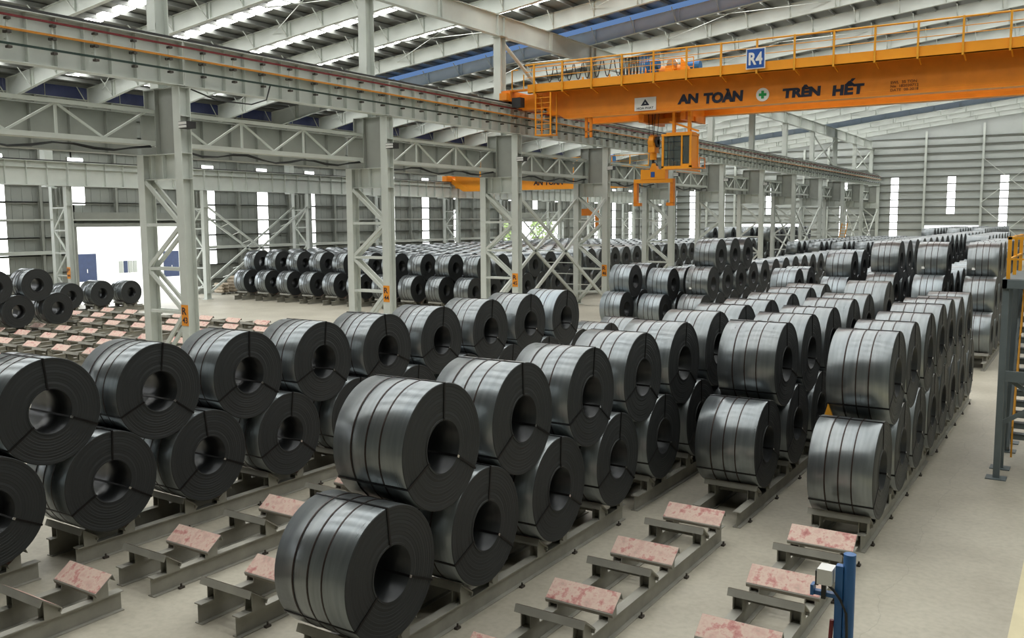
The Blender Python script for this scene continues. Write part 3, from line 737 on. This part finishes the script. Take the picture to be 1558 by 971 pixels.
# ------------------------------------------------------------------ racks
RH = .33
def rails_mesh(L):
    key = ('rail', L)
    if key not in _mc: _mc[key] = MB().ib((0, 0, RH/2), (0, L, RH/2), RH, .16, .018, .012).mesh('rack_rail', ['rack'])
    return _mc[key]
def plate_mesh(far):
    s = 1 if far else -1; b = MB(); hx = .57
    y0, z0, y1, z1 = .27, .455, .57, .675
    ny, nz = -(z1-z0), (y1-y0); l = math.hypot(ny, nz); ny /= l; nz /= l; t = .016
    P = [(y0, z0), (y1, z1), (y1+.045, z1-.11), (y1+.03, z1-.11), (y1-.005, z1-.022), (y0+.012, z0-.012), (y0+.03, z0-.06), (y0+.015, z0-.065), (y0-.008, z0-.01)]
    P = [(p[0]*s, p[1]) for p in P]
    if not far: P = P[::-1]
    nseg = 6
    # pad surface separately so that the paint sits on it
    b.prism(P, 0, -hx, hx, 0)
    q0, q1 = (y0+.006, z0+.006), (y1-.006, z1-.001)
    off = .004
    b.add([(-hx+.004, s*(q0[0]+ny*off), q0[1]+nz*off), (hx-.004, s*(q0[0]+ny*off), q0[1]+nz*off), (hx-.004, s*(q1[0]+ny*off), q1[1]+nz*off), (-hx+.004, s*(q1[0]+ny*off), q1[1]+nz*off)],
          [(0,1,2,3) if far else (3,2,1,0)], 1)
    for cx in (-.43, .43):
        for dx in (-.075, .075):
            poly = [(.26*s, RH), (.52*s, RH), (.52*s, .62), (.28*s, .455)]
            if not far: poly = poly[::-1]
            b.prism(poly, 0, cx+dx-.008, cx+dx+.008, 0)
        b.bx(cx-.07, cx+.07, s*.40-.008, s*.40+.008, RH, .54)
    return b.mesh('saddle_plate', ['rack', 'pad'])
m_sf, m_sn = plate_mesh(True), plate_mesh(False)
m_lug = MB().bx(-.03, .03, -.05, .05, 0, .035).tube([(0, 0, .03), (0, 0, .085)], .016, 6).mesh('anchor_bolt', ['insul'])
def rack(xc, ya, yb, vs, label, group, lugs=False):
    t = thing('coil_rack', (xc, ya, 0), label, 'rack', group)
    for dx in (-.43, .43): put('rack_rail', rails_mesh(round(yb-ya, 2)), t, (dx, 0, 0))
    for v in vs:
        put('saddle_plate', m_sn, t, (0, v-ya, 0)); put('saddle_plate', m_sf, t, (0, v-ya, 0))
    if lugs:
        q = .5
        while q < yb-ya: put('anchor_bolt', m_lug, t, (.43+.12, q, 0)); q += 1.85
    return t
XCN = {'A': -15.63, 'R2': -13.27, 'R3': -10.9, 'B': -8.4, 'C': -6.2, 'D': -3.8}
g = 'coil racks of the near hall'
rack(XCN['A'], .6, 8.35, [], 'rack under the nearest coil at the bottom left corner', g, True)
rack(XCN['A'], 9.05, 16.95, BOT['A'][1:5], 'rack under the front coils of the left near row', g, True)
bpy.context.view_layer.update()
rackA0 = [o for o in bpy.data.objects if o.name == 'coil_rack'][0]
put('saddle_plate', m_sn, rackA0, (0, 7.5-.6, 0)); put('saddle_plate', m_sf, rackA0, (0, 7.5-.6, 0))
rack(XCN['A'], 17.7, 32.8, BOT['A'][5:], 'rack under the far coils of the left near row', g)
rack(XCN['R2'], .6, 8.35, [5.35, 7.57], 'empty rack with two pink saddles at the bottom left corner', g, True)
rack(XCN['R2'], 8.9, 16.5, [9.68, 11.84, 13.98, 15.9], 'empty rack running just right of the left coil row', g, True)
rack(XCN['R2'], 17.3, 24.8, [18.1, 20.3, 22.5], 'empty rack hidden between the near coil rows, left one', g)
rack(XCN['R3'], 8.65, 16.5, [9.42, 11.6, 13.8, 15.9], 'empty rack directly left of the centre foreground coils', g, True)
rack(XCN['B'], 8.3, 16.6, [y for y in BOT['B'] if y < 16.4], 'rack under the front coils of the centre near row', g, True)
rack(XCN['B'], 17.2, 34.5, [y for y in BOT['B'] if y > 16.4], 'rack under the far coils of the centre near row', g)
rack(XCN['C'], 8.3, 16.4, [8.98, 11.17, 13.38, 15.65], 'empty rack with pink saddles in front of the second row from the right', g, True)
rack(XCN['C'], 17.3, 33.5, BOT['C'], 'rack under the second near coil row from the right', g, True)
rack(XCN['D'], 8.6, 16.55, [8.95, 11.15, 13.35, 15.62], 'empty rack with pink saddles beside the blue post', g, True)
rack(XCN['D'], 17.2, 24.8, [y for y in BOT['D'] if y < 24.6], 'rack under the front coils of the rightmost near row', g, True)
rack(XCN['D'], 25.4, 34.2, [y for y in BOT['D'] if y > 24.6], 'rack under the far coils of the rightmost near row', g, True)
for fx, R, ys, cnt, nm, br_ in MID:
    rack(fx-.6, ys-1.1, ys+2.2*cnt[0], [ys+2.2*i for i in range(min(3, cnt[0]))], 'rack under the %s' % nm, 'racks beyond the cross aisle')
for j, fx in enumerate(LX):
    rack(fx-.58, 48.4, 55.5, [49.4, 51.6, 53.8], 'rack under the %s left hall coil row from the wall' % ORD[j], 'racks of the left hall')
# field of empty racks in the left hall
for r in range(9):
    xc = -34.2-2.38*r
    for s2, (a, b) in enumerate(((14.6, 21.3), (21.9, 28.6), (29.2, 36.6))):
        lab = '%s empty pink-saddled rack, %s row left of the middle columns' % (('Nearest', 'Middle', 'Farthest')[s2].lower(), ORD[r])
        rack(xc, a, b, [a+.75+2.2*i for i in range(3)], lab, 'field of empty racks')
rack(-56.9, 33.0, 40.2, [34.2, 36.4, 38.6], 'rack under the single coils before the bright doorway', 'racks of the left hall')

# ------------------------------------------------------------------ bridge crane (right bay)
cr = thing('bridge_crane', (0, 47, 0), 'big orange bridge crane with navy lettering spanning the near hall', 'crane')
def girder(name, y, parent):
    b = MB(); z0, z1 = 11.62, 13.85; xl, xr = -29.2, 2.0
    zb = 12.06
    b.prism([(-26.5, zb), (xr, zb), (xr, z1), (-28.4, z1), (-28.4, 12.95), (-27.6, 12.75)], 1, y-.28, y+.28, 1)
    b.bx(-26.4, xr, y-.33, y+.33, zb-.03, zb)
    b.bx(-26.4, xr, y-.29, y-.28, zb+.20, zb+.215)
    b.bx(-28.6, xr, y-.33, y+.33, z1, z1+.05)
    return b.obj(name, ['orange', 'orange_d'], parent)
g1 = girder('girder', 0.28, cr); g2 = girder('girder', 3.6, cr)
yf = -.02
def L_(t, x0, x1, z0, z1, m='letter', bold=.058, sh=.06): return letters(t, x0, x1, z0, z1, yf, m, g1, bold, sh)
L_('AN', -19.48, -18.28, 12.36, 12.88); L_('TOÀN', -18.0, -15.84, 12.28, 12.98)
L_('TRÊN', -13.8, -11.9, 12.26, 12.86); L_('HẾT', -11.35, -9.84, 12.2, 12.97)
L_('SWL  35 TON\nNo  182020712\nDATE  08-2018', -8.66, -7.42, 12.2, 12.68, 'brownlet', .0, 0)
b = MB(); b.tube([(-14.82, yf+.01, 12.53), (-14.82, yf-.008, 12.53)], .34, 32); b.obj('emblem_disc', 'white', g1)
b = MB(); b.bx(-15.02, -14.62, yf-.016, yf-.006, 12.46, 12.60).bx(-14.89, -14.75, yf-.017, yf-.005, 12.33, 12.73); b.obj('green_cross', 'greenx', g1)
lg = MB().bx(-22.0, -20.72, yf-.03, yf+.02, 12.17, 12.88).obj('logo_board', 'white', g1)
lb_ = MB(); yq = yf-.036
def tri(x, z, s): lb_.add([(x-s, yq, z), (x-s*.45, yq, z), (x, yq, z+s*.7), (x, yq, z+s*1.35)], [(0,1,2,3)]); lb_.add([(x+s, yq, z), (x+s*.45, yq, z), (x, yq, z+s*.7), (x, yq, z+s*1.35)], [(3,2,1,0)])
tri(-21.36, 12.44, .26); lb_.add([(-21.55, yq, 12.44), (-21.17, yq, 12.44), (-21.36, yq, 12.56)], [(0,1,2)])
lb_.obj('logo_mark', 'letter', g1)
letters('HOA PHAT', -21.86, -20.86, 12.24, 12.36, yf-.034, 'letter', g1, .015)
# walkway band, posts, rails in front of the near girder
wk = MB(); wk.bx(-28.4, 2, -1.0, -.94, 13.52, 14.02).bx(-28.4, 2, -.94, .4, 13.95, 14.0).bx(-28.4, 2, -1.0, -.8, 13.52, 13.56)
for i in range(16): wk.prism([(-.94, 13.5), (-.1, 13.3), (-.1, 13.36), (-.94, 13.56)], 0, -28+1.88*i-.03, -28+1.88*i+.03)
wk.obj('walkway', 'orange', cr)
m_pst = MB().bx(-.045, .045, -.045, .045, 13.45, 15.17).mesh('handrail_post', ['yellow'])
for i in range(16): put('handrail_post', m_pst, cr, (-27.92+1.87*i, -1.06, 0))
for z, r in ((15.12, .045), (14.72, .02), (14.4, .02)): MB().tube([(-28.5, -1.06, z), (2, -1.06, z)], r, 6).obj('handrail', 'yellow', cr)
# far side rail
for i in range(16): put('handrail_post', m_pst, cr, (-27.92+1.87*i, 4.9, 0)) if i < 3 else None
# end carriage with wheels and buffer
ec = MB(); ec.bx(-30.1, -29.5, -1.2, 5.2, 13.15, 13.75).bx(-29.6, -28.3, -.1, .7, 12.7, 13.6).bx(-29.6, -28.3, 3.2, 4.0, 12.7, 13.6).bx(-30.05, -29.55, -1.5, -1.2, 13.2, 13.6).bx(-30.1, -28.4, -1.0, -.7, 13.7, 13.8)
ec.obj('end_carriage', 'orange_d', cr)
for yy in (-.7, 4.6): MB().tube([(-29.95, yy, 13.22), (-29.65, yy, 13.22)], .26, 20).obj('wheel', 'dark', cr)
MB().bx(-29.3, -28.7, -1.3, -.85, 12.75, 13.3).obj('buffer', 'dark', cr)
MB().tube([(-29.4, -1.1, 13.7), (-29.4, -1.1, 14.9), (-29.0, -1.1, 14.9)], .04, 6).tube([(-28.6, -1.1, 13.7), (-28.6, -1.1, 14.6)], .04, 6).obj('guard_rail', 'yellow', cr)
# access ladder below the walkway
ld = MB()
for xx in (-27.85, -26.85):
    for yy in (-1.0, -.3): ld.bx(xx-.035, xx+.035, yy-.035, yy+.035, 11.1, 13.5)
ld.bx(-27.9, -26.8, -1.05, -.25, 11.06, 11.12)
for i in range(7): ld.bx(-27.85, -26.85, -1.02, -.98, 11.4+.3*i, 11.43+.3*i)
ld.obj('access_ladder', 'orange', cr)
MB().bx(-25.2, -25.05, .1, .2, 10.9, 12.4).bx(-24.9, -24.75, .1, .2, 10.9, 12.2).bx(-25.2, -24.75, .1, .2, 11.2, 11.26).obj('collector_arm', 'orange_d', cr)
# festoon cables along the walkway
for i in range(8):
    x0 = -27.3+.62*i*(1.0 if i < 5 else 1.0); pts = []
    for j in range(11):
        u = j/10; pts.append((x0+(.5*u), -.75+.1*math.sin(i), 14.95-.85*math.sin(PI*u)))
    MB().tube(pts, .03, 6).obj('festoon_cable', 'black', cr)
for i in range(9):
    x0 = -22.6+.2*i; pts = [(x0+.14*(j/10), -.75, 15.0-.95*math.sin(PI*j/10)) for j in range(11)]
    MB().tube(pts, .028, 6).obj('festoon_cable', 'motor' if i > 5 else 'black', cr)
MB().tube([(-28.4, -.75, 15.0), (-18.5, -.75, 15.0)], .03, 6).obj('festoon_rail', 'yellow', cr)
# R4 board
rb = MB().bx(-15.36, -14.38, -1.14, -1.12, 13.68, 14.70).obj('number_board', 'white', cr)
MB().bx(-15.31, -14.43, -1.15, -1.14, 13.73, 14.65).obj('board_face', 'bluedeep', rb)
letters('R4', -15.22, -14.52, 13.88, 14.5, -1.156, 'white', rb, .03)
# trolley
tr = thing('crane_trolley', (-20.6, 48.9, 13.35), 'orange hoist trolley with blue motors on top of the big crane', 'trolley')
b = MB(); b.bx(-2.2, 2.2, -1.7, 1.9, .25, .55); b.bx(-2.1, -1.7, -1.75, 2, .05, .4).bx(1.7, 2.1, -1.75, 2, .05, .4); b.obj('trolley_frame', 'orange', tr)
MB().tube([(-1.2, -.5, .95), (1.0, -.5, .95)], .42, 18).tube([(-1.25, -.5, .95), (-1.2, -.5, .95)], .52, 18).tube([(1.0, -.5, .95), (1.05, -.5, .95)], .52, 18).obj('rope_drum', 'orange_d', tr)
MB().tube([(1.3, -.9, 1.1), (2.0, -.9, 1.1)], .3, 14).bx(1.4, 1.9, -1.1, -.7, .55, .85).obj('hoist_motor', 'motor', tr)
MB().tube([(-.9, -1.4, 1.35), (-.2, -1.4, 1.35)], .27, 14).bx(-.8, -.3, -1.6, -1.2, .55, 1.1).obj('hoist_motor', 'motor', tr)
MB().bx(.2, .7, -1.5, -1.0, .55, 1.2).prism([(1.1, .55), (1.9, .55), (1.1, 1.6)], 1, -1.5, -1.3).obj('gearbox', 'orange', tr)
MB().tube([(.5, -1.3, 1.3), (.5, -1.15, 1.3)], .3, 16).obj('brake_disc', 'clip', tr)
b = MB()
for xx in (-1.9, -.6, .7, 1.9): b.tube([(xx, -1.65, .5), (xx, -1.65, 1.5)], .03, 6)
b.tube([(-1.9, -1.65, 1.5), (1.9, -1.65, 1.5)], .03, 6).tube([(-1.9, -1.65, 1.0), (1.9, -1.65, 1.0)], .02, 6); b.obj('trolley_rail', 'yellow', tr)
MB().bx(-1.4, -1.1, -1.4, 1.6, -1.75, .3).bx(1.1, 1.4, -1.4, 1.6, -1.75, .3).bx(-1.5, 1.5, -.2, .2, -1.75, -1.5).obj('hanger_frame', 'orange_d', tr)
# operator cab
cb = thing('operator_cab', (-19.4, 47.45, 8.98), 'orange glazed operator cab hanging below the big crane', 'crane cab')
b = MB(); X0, X1_, Y0_, Y1_, ZH = -.88, .72, -.45, .5, 1.82
for xx in (X0, X1_):
    for yy in (Y0_, Y1_): b.bx(xx-.06, xx+.06, yy-.06, yy+.06, 0, ZH)
b.bx(X0-.08, X1_+.08, Y0_-.08, Y1_+.08, ZH-.1, ZH+.02).bx(X0-.06, X1_+.06, Y0_-.06, Y1_+.06, -.06, .1).bx(X0, X1_, Y1_-.02, Y1_+.02, 0, ZH).bx(.18, .26, Y0_-.05, Y0_+.05, 0, ZH).bx(.26, X1_, Y0_-.03, Y0_+.03, 0, .2).bx(X1_-.03, X1_+.03, Y0_, Y1_, 0, ZH)
b.obj('cab_frame', 'orange', cb)
MB().bx(X0+.06, .18, Y0_-.01, Y0_+.01, .1, ZH-.1).obj('front_glass', 'glass', cb)
MB().bx(X0-.01, X0+.01, Y0_+.06, Y1_-.06, .2, ZH-.1).obj('side_glass', 'glass', cb)
MB().bx(.28, .66, Y0_-.02, Y0_-.01, .22, ZH-.12).obj('door_glass', 'glass', cb)
b = MB()
for z in (.5, .95, 1.4): b.bx(X0+.06, .18, Y0_-.03, Y0_-.015, z-.012, z+.012)
for xx in (-.6, -.25): b.bx(xx-.012, xx+.012, Y0_-.03, Y0_-.015, .1, ZH-.1)
b.obj('window_bars', 'dark', cb)
MB().bx(-.5, .05, .2, .32, .5, 1.2).bx(-.5, .05, -.2, .32, .4, .55).bx(-.3, -.15, 0, .15, .1, .4).obj('seat', 'dark', cb)
MB().bx(X0+.05, X1_-.05, Y0_+.3, Y1_, ZH+.02, ZH+.12).bx(-.6, -.45, .1, .3, ZH, ZH+1.3).bx(.3, .45, .1, .3, ZH, ZH+1.3).bar((-.8, .2, ZH+.75), (.9, .2, ZH+.15), .1, .1).obj('cab_hanger', 'orange', cb)
b = MB(); b.bx(X1_, X1_+.5, -.3, .5, -.05, 0)
for xx, yy in ((X1_+.45, -.3), (X1_+.45, .5)): b.tube([(xx, yy, 0), (xx, yy, .5)], .03, 6)
b.tube([(X1_+.45, -.3, .5), (X1_+.45, .5, .5)], .03, 6); b.obj('cab_landing', 'orange_d', cb)
# hook block and tongs
hk = thing('hook_block', (-21.48, 48.4, 9.6), 'orange hook block hanging on ropes below the crane trolley', 'hook block')
b = MB(); b.tube([(-.15, 0, .95), (.15, 0, .95)], .42, 20).tube([(0, 0, .6), (0, 0, -.05)], [.22, .2], 12).tube([(-.3, 0, .95), (.3, 0, .95)], .15, 10).bx(-.2, .2, -.3, .3, .35, .9); b.obj('sheave_housing', 'orange', hk)
MB().tube([(.18, 0, .95), (.3, 0, .95)], .3, 16).obj('sheave', 'dark', hk)
b = MB()
for xx, yy in ((-.12, -.25), (.12, -.25), (-.12, .25), (.12, .25)): b.tube([(xx, yy, 1.2), (xx*2.5, yy, 3.9)], .018, 5)
b.obj('wire_rope', 'black', hk)
pts = [(0, 0, -.05), (0, 0, -.2), (.2, 0, -.38), (.22, 0, -.6), (.05, 0, -.78), (-.16, 0, -.72), (-.24, 0, -.55)]
MB().tube(pts, [.1, .1, .12, .13, .12, .09, .05], 10).obj('hook', 'dark', hk)
tg = thing('lifting_tongs', (-21.4, 48.4, 6.95), 'orange coil lifting tongs with two legs hanging from the crane hook', 'lifting tongs')
b = MB(); b.bx(-.75, .75, -.22, .22, 1.5, 2.05).bx(-1.2, 1.2, -.18, .18, 1.3, 1.52).prism([(-.25, 2.05), (.25, 2.05), (.1, 2.4), (-.1, 2.4)], 1, -.12, .12); b.obj('tong_body', 'orange', tg)
for s2 in (-1, 1): MB().bx(s2*1.12-.1, s2*1.12+.1, -.14, .14, .15, 1.5).bx(min(s2*1.22, s2*.8), max(s2*1.22, s2*.8), -.14, .14, 0, .18).obj('tong_leg', 'orange_d', tg)
MB().bx(-.12, .12, -.24, -.22, 1.62, 1.92).obj('makers_plate', 'bluedeep', tg)

# ------------------------------------------------------------------ second crane far off in the left bay
c2 = thing('bridge_crane', (0, 80, 0), 'distant orange bridge crane in the left hall behind the trusses', 'crane')
b = MB(); b.bx(-58.6, -33.0, 0, .6, 9.6, 11.0); b.prism([(-59.6, 11.0), (-59.6, 10.4), (-57.5, 9.25), (-33, 9.25), (-33, 9.6), (-57, 9.6)], 1, -.06, .66); gg = b.obj('girder', 'orange', c2)
b = MB(); b.bx(-58.6, -33.0, 3, 3.6, 9.6, 11.0); b.obj('girder', 'orange', c2)
MB().bx(-59.6, -59, -1, 4.6, 10.35, 10.9).obj('end_carriage', 'orange_d', c2); MB().bx(-33.2, -32.6, -1, 4.6, 10.5, 10.9).obj('end_carriage', 'orange_d', c2)
b = MB(); b.bx(-58.6, -33, -.8, -.7, 11.0, 11.3)
for i in range(14): b.bx(-58.5+1.9*i, -58.42+1.9*i, -.8, -.72, 11.0, 12.3)
b.bx(-58.6, -33, -.8, -.74, 12.24, 12.3).bx(-58.6, -33, -.8, -.77, 11.7, 11.73); b.obj('handrail', 'yellow', c2)
MB().tube([(-41.3, 0, 12.0), (-39.6, 0, 12.0)], .45, 14).obj('hoist_motor', 'motor', c2)
letters('AN TOÀN', -48.7, -45.2, 9.68, 10.4, -.02, 'letter', gg, .03, .12)
t2 = thing('lifting_tongs', (-44.2, 83.3, 5.3), 'distant orange tongs hanging in the left hall beyond the lattice columns', 'lifting tongs')
MB().bx(-1.2, 1.2, -.2, .2, 1.3, 2.0).bx(-1.2, -.95, -.2, .2, 0, 1.3).bx(.95, 1.2, -.2, .2, 0, 1.3).obj('tong_body', 'orange_d', t2)
MB().tube([(0, 0, 2), (0, 0, 4.32)], .06, 6).bx(-.35, .35, -.3, .3, 3.2, 3.9).obj('hook_block', 'orange', t2)

# ------------------------------------------------------------------ grey stair tower at the right edge
st = thing('stair_tower', (-1.7, 24, 0), 'grey steel stair tower with yellow handrails at the right edge', 'stairs')
def post(x, y, h): return MB().bx(x-.07, x+.07, y-.06, y+.06, 0, h).bx(x-.22, x+.22, y-.2, y+.2, 0, .025).obj('stair_post', 'stair', st)
for yy, hh in ((0, 4.6), (1.05, 4.6), (3.0, 4.6), (4.1, 4.6)): post(0, yy, hh)
for yy, hh in ((0, 4.6), (3.0, 4.6)): post(1.9, yy, hh)
MB().bx(-.08, 2.3, -.12, .0, 4.55, 4.75).bx(-.08, .02, -.12, 4.2, 4.55, 4.75).bx(-.1, 2.3, 0, 4.2, 4.72, 4.76).obj('platform', 'stair', st)
m_td = MB().bx(.14, 1.6, -.13, .13, 0, .045).bx(.14, 1.6, -.13, -.10, -.10, .045).mesh('tread', ['stair'])
for i in range(15): put('tread', m_td, st, (0, 3.4-.2*i*.55, 4.35-.26*i))
MB().bar((.12, 3.6, 4.6), (.12, 1.6, .4), .06, .25).bar((1.62, 3.6, 4.6), (1.62, 1.6, .4), .06, .25).obj('stringer', 'stair', st)
MB().bar((0, .1, 1.3), (1.9, .1, 2.6), .08, .1).bar((0, .1, 2.5), (1.9, .1, 1.2), .08, .1).bx(0, 1.9, -.05, .05, 2.35, 2.6).obj('stair_brace', 'stair', st)
b = MB()
for xx, yy in ((0.02, .1), (0.02, 2.0), (.02, 4.0)): b.bx(xx-.04, xx+.04, yy-.04, yy+.04, 4.75, 5.75)
b.bx(-.03, 2.3, .06, .12, 5.68, 5.74).bx(-.03, 2.3, .07, .11, 5.2, 5.24).bx(0, .05, .1, 4, 5.68, 5.74).bx(0, .05, .1, 4, 5.2, 5.24); b.obj('platform_handrail', 'yellow', st)
b = MB()
for i in range(5): b.bx(.2-.02, .2+.02, 3.3-.45*i-.02, 3.3-.45*i+.02, 4.2-1.0*i, 5.2-1.0*i)
b.bar((.2, 3.4, 5.2), (.2, 1.4, 1.0), .04, .04); b.obj('stair_handrail', 'yellow', st)

# ------------------------------------------------------------------ blue post with sensor box
bp = thing('sensor_post', (-1.78, 8.62, 0), 'blue pipe post with a white sensor box beside the rightmost empty rack', 'post')
b = MB(); b.tube([(0, 0, 0), (0, 0, 3.05)], .057, 20).bx(-.2, .2, -.2, .2, 0, .02); b.obj('pipe', 'blue', bp)
MB().bx(-.115, -.045, -.05, .03, 0, 2.93).obj('channel', 'blue', bp)
MB().bx(-.34, -.05, -.03, .03, 2.60, 2.64).bx(-.34, -.31, -.06, .04, 2.60, 2.70).obj('arm', 'blue', bp)
MB().bx(-.27, -.135, -.11, .07, 2.74, 2.89).obj('sensor_box', 'white', bp)
MB().bx(-.29, -.26, -.09, -.01, 2.72, 2.86).bx(-.24, -.2, -.05, -.01, 2.58, 2.74).obj('bracket', 'dark', bp)
MB().tube([(-.2, -.04, 2.74), (-.12, -.08, 2.70), (-.05, -.09, 2.62), (.0, -.08, 2.5), (.01, -.07, 2.3), (.01, -.07, .2)], .013, 6).obj('sensor_cable', 'black', bp)
MB().tube([(-.13, -.06, 2.4), (-.14, -.06, 2.2), (-.14, -.06, 0.1)], .02, 8).obj('red_hose', 'red', bp)
MB().bx(-.165, -.115, -.085, -.035, 2.15, 2.2).bx(-.165, -.115, -.085, -.035, 2.05, 2.08).obj('hose_clamp', 'clip', bp)

# ------------------------------------------------------------------ odds and ends by the left wall, outside
for i, (y, s2, h) in enumerate(((51.6, 1.1, 1.1), (53.0, 1.2, 1.5), (54.6, 1.3, 1.7))):
    t = thing('sack_pallet', (-62.6, y, 0), 'pallet of beige sacks by the left wall, %s from the doorway' % ORD[i], 'pallet', 'sack pallets by the wall')
    MB().bx(-.6, .6, -s2/2, s2/2, .1, .14).bx(-.6, .6, -.08, .08, 0, .1).bx(-.6, .6, -s2/2, -s2/2+.1, 0, .1).bx(-.6, .6, s2/2-.1, s2/2, 0, .1).obj('pallet_base', 'rack', t)
    for k in range(int(h/.28)):
        for q in (-1, 1):
            b = MB(); zc = .28+.27*k; pts = [(-.55, q*s2*.24, zc), (-.4, q*s2*.24, zc), (.4, q*s2*.24, zc), (.55, q*s2*.24, zc)]
            b.tube(pts, [.08, .16, .16, .08], 10); b.obj('sack', 'bag', t)
ob = thing('office_building', (-90, 62, 0), 'white building with blue doors outside the big doorway', 'building')
b = MB(); b.bx(-8, 0, -30, 36, -.12, 7.5); b.obj('wall', 'render', ob)
for ya_, yb_ in ((-6.5, -4.3), (4.1, 6.1), (-12.5, -10.5)):
    d = MB().bx(0, .12, ya_, yb_, -.12, 2.8).obj('door', 'bluedoor', ob); MB().bx(.12, .16, (ya_+yb_)/2-.04, (ya_+yb_)/2+.04, .8, 1.2).obj('handle', 'clip', d)
for i in range(4):
    d = MB().bx(0, .1, -1.6+.58*i, -1.15+.58*i, .6, 1.9).obj('window', 'bluedoor' if i == 1 else 'girt', ob)
rnd = random.Random(3)
for i, (x, y, h) in enumerate(((-92, 118, 6.5), (-95, 127, 7.5), (-90, 137, 6.0), (-97, 146, 8.0), (-93, 156, 7.0))):
    t = thing('tree', (x, y, -.12), 'green tree outside the far side door, %s from the left' % ORD[i], 'tree', 'trees beyond the far side door')
    MB().tube([(0, 0, 0), (.1, 0, h*.35), (0, .1, h*.6)], [.2, .14, .08], 8).obj('trunk', 'bark', t)
    b = MB()
    for k in range(420):
        v = Vector((rnd.gauss(0, 1), rnd.gauss(0, 1), rnd.gauss(0, 1))).normalized()*rnd.uniform(.55, 1)**.5
        c = Vector((v.x*h*.36, v.y*h*.36, h*.6+v.z*h*.4)); a = Vector((rnd.uniform(-1,1), rnd.uniform(-1,1), rnd.uniform(-1,1))).normalized()*.34; e = a.orthogonal().normalized()*.22
        b.add([c-a, c+e, c+a, c-e], [(0,1,2,3)])
    b.obj('foliage', 'leaf', t, kind='stuff')

# tan leaning ladder between the far columns
lt = thing('leaning_ladder', (-28.4, 124.5, 0), 'tan ladder leaning up between the far middle columns', 'ladder')
for dx in (-.35, .35): MB().bar((dx-.5, 0, 0), (dx+.5, 0, 5.6), .1, .1).obj('stile', 'yellow', lt)
m_rg = MB().bx(-.38, .38, -.03, .03, -.03, .03).mesh('rung', ['yellow'])
for i in range(14): put('rung', m_rg, lt, (-.5+1.0*(.4+.38*i)/5.6, 0, .4+.38*i))
